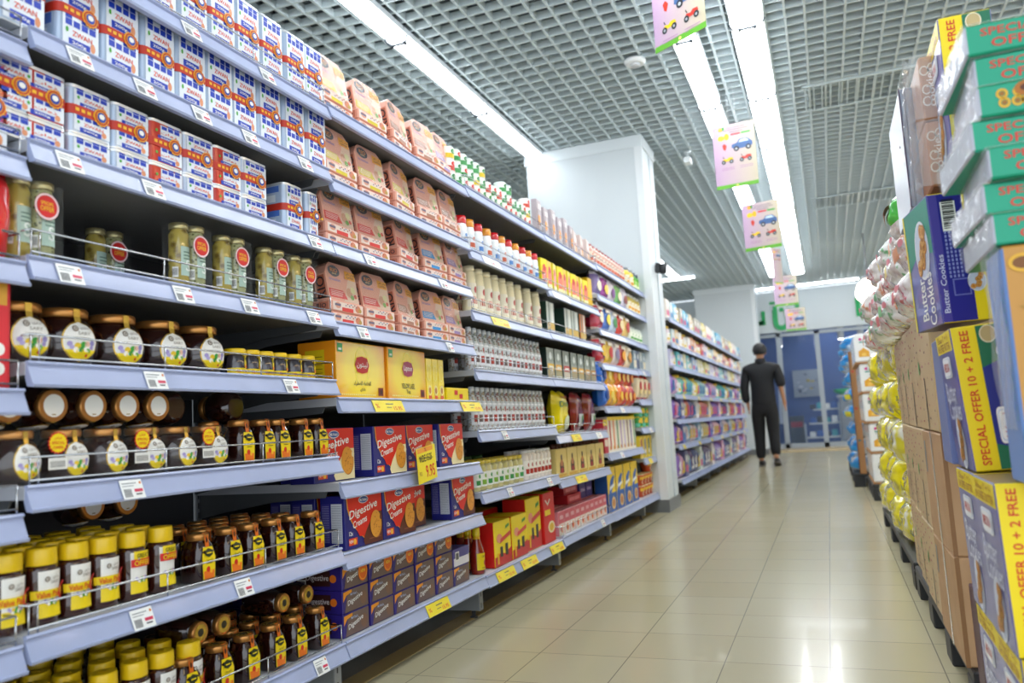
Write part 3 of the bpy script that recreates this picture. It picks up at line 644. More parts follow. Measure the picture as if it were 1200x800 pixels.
def offer(parent, y, z, red=True):
    f = front(.008); m = MB(); m.star(f, y, z, .022, P('#d8242c'), 0, 18, .86); m.star(f, y, z, .019, P('#f4dc22'), 1, 18, .88)
    m.text(f, 'SPECIAL', y, z, .028, .006, P('#d8242c'), 2); m.text(f, 'OFFER', y, z-.009, .022, .006, P('#d8242c'), 2); m.text(f, 'ﺽﺮﻋ', y, z+.009, .016, .006, P('#d8242c'), 2)
    m.rect(f, y-.02, y+.02, z-.05, z-.028, WHITE, 0)
    for i in range(9): m.rect(f, y-.016+i*.0036, y-.0145+i*.0036, z-.046, z-.034, P('#555555'), 1)
    m.build('offer_sticker', parent)
def honey_pair(w_=.104):
    t = empty('honey_twin_pack')
    for s in (-1, 1):
        j = med_globe(); j.name = 'bottle'; j.parent = t; j.location = (0, s*w_/2, 0); 
    offer(t, -.002, .074)
    m = MB(); pr = rrect(-.104, .002, -w_/2-.052, w_/2+.052, .045); m.prism(pr, .004, .098, mat('#e9eff0', .1, alpha=.018, bump=.5, bscale=30), smooth=True); m.build('shrink_film', t)
    return t
ys = [1.108, 1.309, 1.506]
for i, y in enumerate(ys): place('hp', honey_pair, (XP, y, .695), 'shrink wrapped honey jar pair with yellow starburst sticker, %s on its shelf' % ['leftmost', 'middle', 'rightmost'][i], 'jar', 'wrapped honey jar pairs')
def shifa(h=.112, w_=.062):
    t = empty('square_honey_jar'); r = w_/2; hx = rrect(-w_, 0, -r, r, w_*.22, 2)
    m = MB(); k = len(hx); mt = HON
    lev = [(.9, 0), (1, .004), (1, h*.62), (.88, h*.74), (.74, h*.82), (.7, h*.86)]
    vs = []
    for s, z in lev: vs += [(-r+(x+r)*s, y*s, z) for x, y in hx]
    m.add(vs, [(j*k+i, j*k+(i+1) % k, (j+1)*k+(i+1) % k, (j+1)*k+i) for j in range(len(lev)-1) for i in range(k)] + [tuple(range(k))[::-1], tuple((len(lev)-1)*k+i for i in range(k))], mt, True)
    m.build('jar', t)
    m = MB(); m.lathe([(r*.76, h*.85), (r*.84, h*.87), (r*.84, h*.96), (r*.78, h)], 20, COP, -r, 0); m.lathe([(.001, h*1.001), (r*.62, h*1.002)], 18, GOLD, -r, 0); m.lathe([(.001, h*1.003), (r*.3, h*1.004)], 12, mat('#2c2a20', .4), -r, 0); m.build('lid', t)
    f = lambda a, b_, l: (.0008+E_*(l+1)-max(0, b_-h*.6)*.28, a, b_)
    m = MB(); o = [(-.3, .06), (.3, .06), (.34, .5), (.24, .72), (-.24, .72), (-.34, .5)]
    m.fan(f, [(a*w_*1.12, b_*h*1.0) for a, b_ in o], P('#5a5230'), 0); m.fan(f, [(a*w_, b_*h*.97+.002) for a, b_ in o], YEL, 1)
    m.fan(f, [(-.25*w_, .075*h), (.25*w_, .075*h), (.28*w_, .24*h), (-.28*w_, .24*h)], P('#f0862a'), 2)
    m.disc(f, -.05*w_, .27*h, .1*w_, .06*h, P('#d8352a'), 3, 8); m.disc(f, .1*w_, .22*h, .07*w_, .04*h, P('#f7c13a'), 3, 8)
    m.fan(f, [(x*w_*.2, .6*h+z*h*.09) for x, z in ((-1, -.5), (0, -1), (1, -.5), (1, .5), (0, 1), (-1, .5))], P('#2c3a20'), 3)
    m.rect(f, -.12*w_, .12*w_, .585*h, .61*h, YEL, 4)
    m.text(f, 'ﺀﺎﻔﺸﻟﺍ', 0, .45*h, .34*w_, .05*h, P('#6b5a1c'), 3); m.rect(f, -.15*w_, .15*w_, .38*h, .395*h, P('#6b5a1c'), 3)
    m.build('label', t)
    m = MB(); g = lambda a, b_, l: (.0008+E_-(h*.72-h*.6)*.28-max(0, b_-h*.72)*.12, a, b_)
    m.rect(g, -.1*w_, .1*w_, .7*h, .97*h, P('#e07a22'), 1); m.disc(g, 0, .86*h, .06*w_, .06*h, P('#5a2a12'), 2, 8)
    m.box(-r*.3, -.012, -.1*w_, .1*w_, h*1.0, h*1.008, P('#e07a22')); m.build('neck_tag', t)
    return t
def put(key, fn, ys, z, base, cat, grp, x=XP, rz=0, jit=0, var=None, post=''):
    for i, y in enumerate(ys):
        place(key, fn, (x+R.uniform(-jit, jit), y, z), base % nth(i) + post, cat, grp, rz=rz+R.uniform(-1, 1)*jit*4)
put('sh', shifa, [1.653, 1.736, 1.800, 1.903, 1.977], .695, 'square honey jar, orange neck tag, %s beside starburst pairs', 'jar', 'square honey jars third shelf')
put('sh', shifa, [1.633, 1.726, 1.799, 1.946], .695, 'square honey jar in the row behind, %s, third shelf', 'jar', 'square honey jars third shelf', x=-1.45)
put('sh', shifa, [1.506, 1.602, 1.680, 1.769, 1.853, 1.944], .433, 'square honey jar, front row, %s, honey bay second shelf', 'jar', 'square honey jars second shelf', jit=.003)
for rw in range(1, 4):
    put('sh', shifa, [1.591, 1.657, 1.741, 1.824, 1.909], .433, 'square honey jar %s in ' + ['', 'second', 'third', 'fourth'][rw] + ' row, honey bay second shelf', 'jar', 'square honey jars second shelf', x=XP-.073*rw, jit=.003)
put('sh', shifa, [1.452, 1.564, 1.658, 1.761, 1.848, 1.955], .166, 'square honey jar, front row, %s, honey bay bottom shelf', 'jar', 'square honey jars bottom shelf', jit=.003)
for rw in range(1, 4):
    put('sh', shifa, [1.515, 1.599, 1.690, 1.772, 1.860, 1.956], .166, 'square honey jar %s in ' + ['', 'second', 'third', 'fourth'][rw] + ' row, bottom shelf', 'jar', 'square honey jars bottom shelf', x=XP-.077*rw, jit=.004)
def squeeze(great=False):
    t = empty('honey_squeeze_bottle'); r = .033
    prof = [(r*.9, 0), (r, .006), (r*.96, .03), (r*.9, .05), (r*.97, .08), (r*.98, .1), (r*.86, .112)]
    m = MB(); m.lathe(prof, 20, HON2, -r, 0, sq=.8); m.build('body', t)
    m = MB(); m.lathe([(r*.86, .11), (r*.88, .112), (r*.84, .138), (r*.8, .142)], 20, CAPY, -r, 0, sq=.85); m.box(-r-.01, -r+.01, -.003, .003, .1425, .144, mat('#c9a208', .5)); m.build('cap', t)
    f0 = lathf(prof, -r, 0)
    def f(a, b_, l):
        x, y, z = f0(a, b_, l+1); return (-r+(x+r)*.8+.0006*l, y, z)
    m = MB()
    m.rect(f, -.024, .026, .018, .1, WHITE, 0, 6, 6); m.rect(f, -.024, .026, .016, .042, YEL, 1, 6, 2)
    mark(m, f, -.008, .085, .005); m.text(f, 'ﻱﺭﺎﺳ', .008, .087, .014, .007, P('#8d8378'), 2); m.text(f, 'SARY', .007, .079, .018, .006, P('#9a948a'), 2); flowers(m, f, .001, .045, .014); m.build('label', t)
    m = MB()
    if great:
        m.rect(f, -.018, .02, .082, .102, YEL, 3, 5); m.rect(f, -.024, .026, .07, .086, P('#d8242c'), 4, 6); m.text(f, 'GREAT', 0, .093, .026, .009, P('#4b5a1c'), 5); m.text(f, 'OFFER', 0, .078, .036, .011, YEL, 5)
    else:
        m.rect(f, -.04, .04, .05, .066, YEL, 3, 12); m.text(f, 'Value Pack', -.004, .058, .05, .011, P('#d8402c'), 5); m.ring(f, .026, .06, .015, .018, .004, P('#d8242c'), 6, 16)
    m.build('offer_band', t)
    return t
ys = [1.034, 1.105, 1.174, 1.242]
for i, y in enumerate(ys): place('sq', squeeze, (XP, y, .433), 'yellow capped honey squeeze bottle with yellow band, %s, second shelf' % nth(i), 'bottle', 'squeeze bottles second shelf')
for i, y in enumerate([1.316, 1.394]): place('sqg', lambda: squeeze(True), (XP, y, .433), 'yellow capped squeeze bottle with red offer label, %s, second shelf' % ['left', 'right'][i], 'bottle', 'squeeze bottles second shelf')
for rw in range(1, 4):
    for i, y in enumerate([1.070, 1.134, 1.206, 1.271, 1.344, 1.425]):
        place('sq', squeeze, (XP-.075*rw, y-.02*(rw % 2)+R.uniform(-.004, .004), .433), 'yellow capped bottle %s in %s row, honey bay second shelf' % (nth(i), ['', 'second', 'third', 'fourth'][rw]), 'bottle', 'squeeze bottles second shelf')
ys0 = [1.16+.078*k for k in range(5)]
for rw in range(0, 5):
    for i, y in enumerate(ys0):
        place('sq', squeeze, (XP-.076*rw, y+R.uniform(-.006, .006)-.012*rw, .166), 'yellow capped bottle %s in %s row, bottom shelf' % (nth(i), ['front', 'second', 'third', 'fourth', 'fifth'][rw]), 'bottle', 'squeeze bottles bottom shelf')
# jars lying on their side with the lid to the aisle
def lying(): return globe_jar(.045, .1)
for i, (y, g) in enumerate(zip([1.037, 1.128, 1.220, 1.306, 1.391], range(5))):
    place('mg', lying, (XP-.13, y, .797), 'honey jar lying on its side, copper lid showing, %s, third shelf' % nth(i), 'jar', 'lying honey jars third shelf', rot=(0, PI/2, 0))
for i, y in enumerate([1.482, 1.692]):
    place('mg', lying, (XP-.07, y, .889), 'honey jar lying on side with glass base outward, %s one' % ['left', 'right'][i], 'jar', 'lying honey jars third shelf', rot=(0, -PI/2, 0))
for i, y in enumerate([1.408, 1.507]):
    place('mg', lying, (-1.72, y, .433+.145), 'honey jar lying with brown centred lid above yellow caps, %s one' % ['left', 'right'][i], 'jar', 'lying honey jars second shelf', rot=(0, PI/2, 0))
for i, y in enumerate([1.529, 1.607, 1.841, 1.949]):
    place('shl', shifa, (XP-.16, y, .166+.115), 'square honey jar lying with gold lid outward, %s, bottom shelf' % nth(i), 'jar', 'lying square jars bottom shelf', rot=(0, PI/2, 0))
# ------- tuna promotion packs
SAL = P('#eab39f')
CV = {'yellow': '#d8c51c', 'red': '#dd3b34', 'blue': '#2a9bd6', 'purple': '#a58cc0', 'brown': '#b58268'}
def tuna(col, w_=.18):
    t = empty('tuna_multipack'); c = P(CV[col]); d = .075; h = .037
    for k in range(2):
        m = MB(); m.bev(-d, 0, -w_/2, w_/2, k*h, (k+1)*h-.001, SAL, .004); f = front(0)
        m.rect(f, -w_/2+.006, w_/2-.006, k*h+.005, k*h+h-.006, P('#e9d9cf'), 0); rr_ = random.Random(k+3)
        m.rect(f, -w_*.2, w_*.15, k*h+.004, k*h+.016, c, 1); m.disc(f, w_*.3, k*h+.018, .016, .012, P('#d98f6a'), 1, 10); m.disc(f, w_*.36, k*h+.014, .009, .007, P('#c2a24a'), 2, 8)
        m.disc(f, -w_*.32, k*h+.02, .016, .01, P('#dfa58f'), 1, 10); m.rect(f, -w_*.42, -w_*.24, k*h+.018, k*h+.025, P('#7a6f86'), 2)
        for i in range(7): m.rect(f, -w_*.1+i*.01, -w_*.1+i*.01+.006, k*h+.021+.005*(i % 2), k*h+.025+.005*(i % 2), P(rr_.choice(['#8f7a8f', '#b5524a', '#7d93b5'])), 2)
        s = side(-w_/2); m.rect(s, -d+.008, -.012, k*h+.006, k*h+h-.007, P('#cf8a72'), 0); m.text(s, 'RIO', -d*.5, k*h+h*.5, .035, .014, P('#3a3f52'), 1)
        m.build('sleeve', t)
    # display pack on top, leaning back, rounded upper corners
    p = empty('display_pack', (-.012, 0, 2*h)); p.parent = t; p.rotation_euler = (0, math.radians(-9), 0)
    W = w_*.94; H = .125; q = []
    pts = [(-W/2, 0), (W/2, 0), (W/2, H*.7), (W/2-.014, H-.012), (W/2-.03, H), (-W/2+.03, H), (-W/2+.014, H-.012), (-W/2, H*.7)]
    m = MB(); k = len(pts); T = .045
    m.add([(0, a, b_) for a, b_ in pts] + [(-T, a, b_) for a, b_ in pts], [tuple(range(k)), tuple(range(2*k-1, k-1, -1))] + [(i, k+i, k+(i+1) % k, (i+1) % k) for i in range(k)], SAL)
    f = front(0)
    m.fan(f, [(W*(x-.5), H*y) for x, y in ((.5, .02), (.98, .02), (.98, .65), (.9, .8), (.72, .62), (.6, .3))], P('#e8cdb8'), 0)
    m.fan(f, [(W*(x-.5), H*y) for x, y in ((.04, .3), (.5, .3), (.62, .08), (.04, .08))], c, 1)
    for j in range(4): m.rect(f, W*(-.42), W*(.0-.02*j), H*(.25-.04*j), H*(.262-.04*j), P('#f3e3dc'), 2)
    m.fan(f, [(-W*.22+W*.19*math.cos(x)*(1 if abs(math.sin(x)) < .8 else .9), H*.78+H*.15*math.sin(x)) for x in [2*PI*i/20 for i in range(20)]], P('#6f7078'), 2)
    m.fan(f, [(-W*.22+W*.17*math.cos(x), H*.78+H*.13*math.sin(x)) for x in [2*PI*i/20 for i in range(20)]], P('#50545f'), 3)
    m.text(f, 'RIO', -W*.22, H*.8, W*.23, H*.11, P('#f0a24a'), 4); m.text(f, 'MARE', -W*.22, H*.71, W*.14, H*.035, P('#f0d0a0'), 4)
    m.fan(f, [(W*(x-.5), H*y) for x, y in ((.62, .64), (.96, .62), (.97, .84), (.63, .86))], P('#f4b41e'), 3)
    m.text(f, 'ﺹﺎﺧ ﺽﺮﻋ', W*.3, H*.78, W*.28, H*.08, P('#7c4a12'), 4); m.text(f, 'OFFER', W*.3, H*.69, W*.26, H*.06, P('#7c4a12'), 4)
    m.text(f, 'Salatuna' if False else 'Insalat', -W*.22, H*.56, W*.36, H*.07, P('#9a8fc8'), 2)
    m.disc(f, W*.2, H*.28, W*.1, H*.13, P('#d9a98c'), 2, 12); m.disc(f, W*.33, H*.36, W*.08, H*.1, P('#e3dfae'), 3, 10); m.disc(f, W*.27, H*.16, W*.06, H*.07, P('#84b25a'), 4, 9); m.disc(f, W*.38, H*.2, W*.05, H*.06, P('#d9614a'), 4, 8)
    m.rect(side(-W/2), -T+.006, -.006, .01, H*.66, P('#c47a60'), 0); m.text(side(-W/2), 'RIO', -T/2, H*.35, .07, .03, P('#33323c'), 1, rot=PI/2)
    m.build('card_face', p)
    m = MB(); m.fan(lambda a, b_, l: (.004+.01*math.sin(a*40)*math.sin(b_*30)**2*.4, a, b_), [(x*.99, y*.99) for x, y in pts], mat('#ffffff', .06, alpha=.1, coat=1, bump=.8, bscale=18)); m.build('clear_film', p)
    return t
def tunas(pts, cols, z, shelf):
    cnt = {}
    for i, (y, c) in enumerate(zip(pts, cols)):
        place(('tuna', c), lambda: tuna(c), (XP-.004, y, z), 'salmon pink tuna pack with %s stripes, %s, biscuit bay %s' % (c, nth(i), shelf), 'tuna pack', 'tuna packs on biscuit bay ' + shelf, rz=[0, -.04, .12, -.06, .05, 0][i % 6])
tunas([2.120, 2.336, 2.546, 2.751, 2.919], ['yellow', 'yellow', 'brown', 'brown', 'purple'], 1.775, 'top shelf')
tunas([2.132, 2.336, 2.546, 2.751, 2.943], ['yellow', 'yellow', 'yellow', 'brown', 'brown'], 1.540, 'seventh shelf')
tunas([2.124, 2.319, 2.558, 2.771, 2.975], ['red', 'red', 'red', 'blue', 'purple'], 1.340, 'sixth shelf')
tunas([2.139, 2.336, 2.544, 2.755, 2.938], ['red', 'red', 'brown', 'blue', 'purple'], 1.097, 'fifth shelf')
for i, y in enumerate((2.25, 2.5, 2.72)):
    place(('tuna', 'brown'), lambda: tuna('brown'), (-1.56, y, 1.097), 'salmon pink tuna pack in shade behind front packs, %s of back row' % ['left', 'middle', 'right'][i], 'tuna pack', 'tuna packs back row')
# ------- tea boxes
TEA = D.materials.new('tea_box_print'); TEA.use_nodes = True
n = TEA.node_tree.nodes; L = TEA.node_tree.links; b = n['Principled BSDF']
tc = n.new('ShaderNodeTexCoord'); mp = n.new('ShaderNodeMapping'); mp.inputs['Location'].default_value = (0, 0, -.085); gr = n.new('ShaderNodeTexGradient'); gr.gradient_type = 'SPHERICAL'
mp.vector_type = 'POINT'; mp.inputs['Scale'].default_value = (0, 5.8, 8.0); mp.inputs['Location'].default_value = (0, 0, -.7)
rr = n.new('ShaderNodeValToRGB'); rr.color_ramp.elements[0].color = lin('#ee9a16') + (1,); rr.color_ramp.elements[1].color = lin('#f6da1e') + (1,); rr.color_ramp.elements[1].position = .45
L.new(tc.outputs['Object'], mp.inputs[0]); L.new(mp.outputs[0], gr.inputs[0]); L.new(gr.outputs[0], rr.inputs[0]); L.new(rr.outputs[0], b.inputs['Base Color']); b.inputs['Roughness'].default_value = .22; b.inputs['Coat Weight'].default_value = .3
def tea_box(arabic):
    t = empty('tea_box'); W, H, Dp = .285, .176, .14
    m = MB(); m.bev(-Dp, 0, -W/2, W/2, 0, H, TEA, .002); s = side(-W/2); m.rect(s, -Dp+.004, -.004, .004, H-.004, P('#ee9f1c'), 0)
    m.rect(s, -Dp*.8, -Dp*.3, H*.1, H*.85, P('#e8cf22'), 1)
    for i in range(9): m.rect(s, -Dp*.75, -Dp*.35, H*(.16+.07*i), H*(.17+.07*i), P('#7d6a20'), 2)
    m.build('carton', t)
    f = front(0); m = MB(); m.ring(f, 0, H*.58, .042, .062, .004, P('#f7ec6a'), 0, 30)
    hexa = [(-.042, 0), (-.03, .026), (.0, .032), (.03, .026), (.042, 0), (.03, -.026), (0, -.032), (-.03, -.026)]
    c = '#c5202c' if arabic else '#b0446e'
    m.fan(f, [(a*1.05, H*.6+b_*.92) for a, b_ in hexa], P('#f2cf3a'), 1); m.fan(f, [(a, H*.6+b_*.85) for a, b_ in hexa], P(c), 2)
    m.text(f, 'ﻥﻮﺘﺒﻴﻟ' if arabic else 'Lipton', 0, H*.6, .062, .024, WHITE, 3)
    m.text(f, 'ﺀﺍﺮﻔﺼﻟﺍ ﺔﻣﻼﻌﻟﺍ' if arabic else 'YELLOW LABEL', 0, H*.26, .1, .018, P('#3c3214'), 1); m.text(f, 'ﻱﺎﺷ' if arabic else 'Tea', 0, H*.15, .03, .014, P('#3c3214'), 1)
    m.rect(f, W*.33, W*.44, H*.05, H*.2, P('#8c2c24'), 1); m.rect(f, W*.37, W*.41, H*.08, H*.16, P('#2c1c18'), 2)
    m.rect(f, -W*.48, -W*.38, H*.8, H*.95, P('#4fae6a'), 1); m.rect(f, -W*.46, -W*.4, H*.83, H*.87, WHITE, 2)
    for i in range(18): m.rect(f, -W*.42+i*.011, -W*.42+i*.011+.008, H*.05, H*.075, P('#f7ec9a'), 1)
    m.build('front_print', t)
    return t
ty = [2.192, 2.483]
place('teaA', lambda: tea_box(True), (XP, 2.198, .868), 'large yellow tea box with Arabic name on red badge', 'tea box')
place('teaB', lambda: tea_box(False), (XP+.004, 2.49, .868), 'large yellow tea box with pink badge, middle of tea boxes', 'tea box', rz=.03)
def tea_slim():
    t = empty('slim_tea_box'); m = MB(); m.bev(-.15, 0, -.023, .023, 0, .155, TEA, .002); m.build('carton', t)
    f = front(0); m = MB(); m.disc(f, 0, .035, .015, .02, P('#f7e8a0'), 0, 14); m.disc(f, 0, .035, .009, .012, P('#c98f3a'), 1, 12); m.ring(f, 0, .1, .014, .03, .003, P('#f7ec6a'), 0); m.rect(f, -.012, .012, .004, .016, P('#e86a1a'), 1); m.build('front_print', t); return t
for i, y in enumerate((2.662, 2.711, 2.76)): place('ts', tea_slim, (XP, y, .868), 'narrow yellow tea box turned end on, %s of three' % ['left', 'middle', 'right'][i], 'tea box', 'narrow tea boxes')
t_ = empty('flat_yellow_box', (XP, 2.905, .868)); m = MB(); m.bev(-.12, 0, -.1, .1, 0, .05, P('#f3dc1e'), .002); m.rect(front(0), -.035, -.005, .022, .04, P('#d8352a'), 1); m.rect(front(0), .01, .04, .008, .026, P('#d8352a'), 1); m.build('carton', t_); tag(t_, 'flat yellow box with two red squares beside the tea boxes', 'box')
# ------- large biscuit boxes
BLU = P('#2b2c86')
def biscuit_box(choc):
    t = empty('biscuit_box'); W, H, Dp = .212, .16, .085
    m = MB(); m.bev(-Dp, 0, -W/2, W/2, 0, H, BLU, .0015); s = side(-W/2)
    m.rect(s, -Dp*.55, -Dp*.1, H*.14, H*.86, P('#d4d6dc'), 0); m.rect(s, -Dp*.95, -Dp*.6, H*.14, H*.86, P('#4a4596'), 0)
    for i in range(22): m.rect(s, -Dp*.52, -Dp*.13, H*(.16+.031*i), H*(.168+.031*i), P('#8c8fa0'), 1); m.rect(s, -Dp*.92, -Dp*.63, H*(.16+.031*i), H*(.168+.031*i), P('#a8a6cc'), 1)
    m.build('carton', t)
    f = front(0); m = MB()
    q = [(-.5+.93*i/10, 0) for i in range(11)]
    arc = [(-.46+.62*(k/10)**1.5, 1-.98*(k/10)**.62) for k in range(11)]
    pt = lambda x, y: (x*W*.985, y*H*.985+.001)
    vs = [f(*pt(x, y), 0) for x, y in arc] + [f(*pt(.5, y), 0) for x, y in arc]
    m.add(vs, [(i, i+1, 12+i, 11+i) for i in range(10)], P('#f0b52e'))
    arc2 = [(x+.02, y) for x, y in arc]; vs = [f(*pt(x, y), 1) for x, y in arc2] + [f(*pt(.5, y), 1) for x, y in arc2]
    m.add(vs, [(i, i+1, 12+i, 11+i) for i in range(10)], P('#de2f22'))
    c = P('#6a3022' if choc else '#efe3b8')
    low = [(.5, .6), (.3, .6), (.14, .45), (.02, .24), (-.04, .1), (.0, .01), (.5, .01)]; m.fan(f, [pt(*p) for p in low], c, 2)
    m.fan(f, [pt(*p) for p in [(-.28, .52), (.18, .48), (.08, .34), (-.02, .2), (-.14, .2), (-.22, .34)]], P('#de2f22'), 3)
    cx, cy = .3*W, .37*H
    m.disc(f, cx+.004, cy-.002, .032, .042, P('#b9752a'), 4, 26); m.disc(f, cx, cy, .032, .042, P('#e2a545'), 5, 26)
    rr_ = random.Random(4)
    for i in range(26): a = rr_.uniform(0, 6.28); r_ = rr_.uniform(.1, .85); m.disc(f, cx+.032*r_*math.cos(a), cy+.042*r_*math.sin(a), .002, .002, P('#b9772c'), 6, 6)
    m.disc(f, cx+.031, cy+.018, .008, .009, c, 6, 10)
    m.text(f, 'Digestive', -.02*W, .68*H, .76*W, .2*H, WHITE, 4, slant=.25, rot=.16); m.text(f, 'Creams', -.13*W, .48*H, .38*W, .13*H, WHITE, 5, slant=.2, rot=.2)
    m.fan(f, [(-.02*W+.13*W*math.cos(x), .88*H+.07*H*math.sin(x)) for x in [2*PI*i/18 for i in range(18)]], WHITE, 4); m.fan(f, [(-.02*W+.12*W*math.cos(x), .88*H+.06*H*math.sin(x)) for x in [2*PI*i/18 for i in range(18)]], P('#2a5aa8'), 5); m.text(f, "McVitie's", -.02*W, .88*H, .2*W, .06*H, WHITE, 6)
    m.rect(f, -.42*W, -.2*W, .07*H, .2*H, P('#e2552a'), 2); m.disc(f, -.27*W, .13*H, .008, .009, P('#f3c04a'), 3, 10); m.text(f, 'NEW', -.36*W, .14*H, .1*W, .06*H, WHITE, 3); m.text(f, '12x', -.36*W, .29*H, .1*W, .08*H, WHITE, 2)
    if choc: m.rect(f, .12*W, .44*W, .1*H, .12*H, P('#9a5a40'), 3)
    m.build('front_print', t)
    return t
for i, (y, x) in enumerate(((2.075, -.03), (2.355, 0), (2.59, -.015), (2.82, 0))):
    place('bb0', lambda: biscuit_box(False), (XP+x, y, .618), 'red blue biscuit box with cream corner, %s, biscuit bay third shelf' % nth(i), 'biscuit box', 'cream biscuit boxes')
for i, (y, x) in enumerate(((2.165, 0), (2.385, 0), (2.555, -.05), (2.885, 0))):
    place('bb1', lambda: biscuit_box(True), (XP+.008+x, y, .414), 'red blue biscuit box with chocolate corner, %s, biscuit bay second shelf' % nth(i), 'biscuit box', 'chocolate biscuit boxes')
for i, y in enumerate((2.17, 2.2)): place('bb1', lambda: biscuit_box(True), (XP-.1-.095*i, y-.01*i, .414), 'red blue biscuit box behind the leftmost chocolate one, %s' % ['nearer', 'further'][i], 'biscuit box', 'chocolate biscuit boxes')
for i, y in enumerate((2.1, 2.32, 2.55)): 
    place('bb1', lambda: biscuit_box(False), (XP-.1, y+.02, .618), 'red blue biscuit box in second row, %s of three, third shelf' % ['left', 'middle', 'right'][i], 'biscuit box', 'cream biscuit boxes')
for i in range(6):
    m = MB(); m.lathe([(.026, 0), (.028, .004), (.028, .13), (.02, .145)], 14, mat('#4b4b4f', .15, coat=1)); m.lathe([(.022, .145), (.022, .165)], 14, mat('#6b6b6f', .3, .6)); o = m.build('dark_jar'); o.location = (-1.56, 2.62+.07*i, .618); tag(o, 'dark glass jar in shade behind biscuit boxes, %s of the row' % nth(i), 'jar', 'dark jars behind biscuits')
# hand written price sign clipped to the rail
t_ = empty('price_sign', (XS+.026, 2.525, .618)); t_.rotation_euler = (0, -.12, .1); tag(t_, 'yellow hand written price sign clipped before biscuit boxes', 'sign')
f = front(.001); m = MB(); m.fan(lambda a, b_, l: (.0, a, b_), [(-.1, -.045), (.078, -.03), (.1, .09), (-.08, .075)], P('#f3e21c')); m.fan(lambda a, b_, l: (.001, a, b_), [(-.1, -.045), (.078, -.03), (.1, .09), (-.08, .075)], P('#f3e21c'))
m.fan(f, [(-.075, .058), (.07, .07), (.074, .086), (-.072, .074)], P('#f0a92a'), 0); m.text(f, '%', 0, .072, .02, .013, P('#c5352a'), 1); m.text(f, 'WDE:15.25', -.008, .043, .12, .024, BLACK, 1, slant=.2, rot=.08); m.rect(f, -.07, .062, .042, .044, BLACK, 2)
m.text(f, '9.95', .02, -.002, .085, .042, P('#e2402c'), 1, slant=.15, rot=.06); m.text(f, 'RO', -.07, -.01, .022, .014, P('#b8932a'), 1); m.build('card', t_)
# ------- small biscuit boxes stacked
def small_biscuit(sticker):
    t = empty('small_biscuit_box'); W, H, Dp = .14, .068, .17
    m = MB(); m.bev(-Dp, 0, -W/2, W/2, 0, H-.001, P('#3a2a86'), .0015); s = side(-W/2)
    m.rect(s, -Dp+.01, -.04, .012, H-.012, P('#4a2320'), 0); m.text(s, 'Digestive', -Dp*.5, H*.5, .08, .022, P('#d9cfd0'), 1); m.disc(s, -.03, H*.5, .012, .012, P('#e8862a'), 1, 10); m.rect(s, -Dp+.015, -Dp+.045, .006, .03, WHITE, 1)
    m.rect(s, -Dp+.018, -Dp+.042, .01, .026, P('#777777'), 2); m.build('carton', t)
    f = front(0); m = MB(); m.fan(f, [(-W*.42, .002), (W*.49, .002), (W*.49, H-.004), (-W*.3, H-.004)], P('#7d6862'), 0)
    m.fan(f, [(-W*.48, H*.5), (-W*.42, H*.72), (-W*.15, H*.82), (-W*.15, H*.94), (-W*.47, H*.9)], P('#f0a52e'), 1)
    m.disc(f, W*.3, H*.42, W*.13, H*.3, P('#8a6a58'), 1, 16); m.text(f, 'Digestive', -W*.03, H*.48, W*.58, H*.28, WHITE, 2, slant=.2, rot=.22); m.text(f, "McVitie's", -W*.08, H*.74, W*.26, H*.12, P('#b8c4e0'), 2)
    if sticker: m.disc(f, W*.3, H*.55, .026, .028, P('#e8781e'), 3, 20); m.ring(f, W*.3, H*.55, .022, .024, .002, P('#f7c13a'), 4); m.text(f, 'NEW', W*.3, H*.58, .026, .01, P('#f7e04a'), 4)
    m.build('front_print', t); return t
cn = ['first', 'second', 'third', 'fourth', 'fifth', 'sixth']
for c, (y, lv) in enumerate(((2.115, 3), (2.265, 3), (2.41, 3), (2.56, 3), (2.71, 3), (2.855, 1))):
    for k in range(lv):
        place(('sb', k == 2), lambda: small_biscuit(k == 2), (XP, y, .166+.068*k), 'small brown biscuit box in %s stack from left, %s layer' % (cn[c], ['bottom', 'middle', 'top'][k]), 'biscuit box', 'small biscuit boxes front')
for c, y in enumerate((1.96, 2.0)):
    for k in range(3): place(('sb', 0), lambda: small_biscuit(False), (XP-.2-.19*c, y+.15, .166+.068*k), 'small biscuit box behind first stack, %s row, %s layer' % (['second', 'third'][c], ['bottom', 'middle', 'top'][k]), 'biscuit box', 'small biscuit boxes behind')
t_ = empty('purple_white_box', (XP, 2.86, .234)); m = MB(); m.bev(-.14, 0, -.07, .07, 0, .066, P('#6a62a8'), .0015); f = front(0); m.rect(f, -.068, .068, .002, .032, P('#eceaf0'), 0); m.rect(f, -.055, -.02, .02, .055, WHITE, 1); m.rect(f, -.05, -.026, .026, .05, P('#777777'), 2); m.build('carton', t_); tag(t_, 'purple and white box on top of the rightmost biscuit stack', 'box')
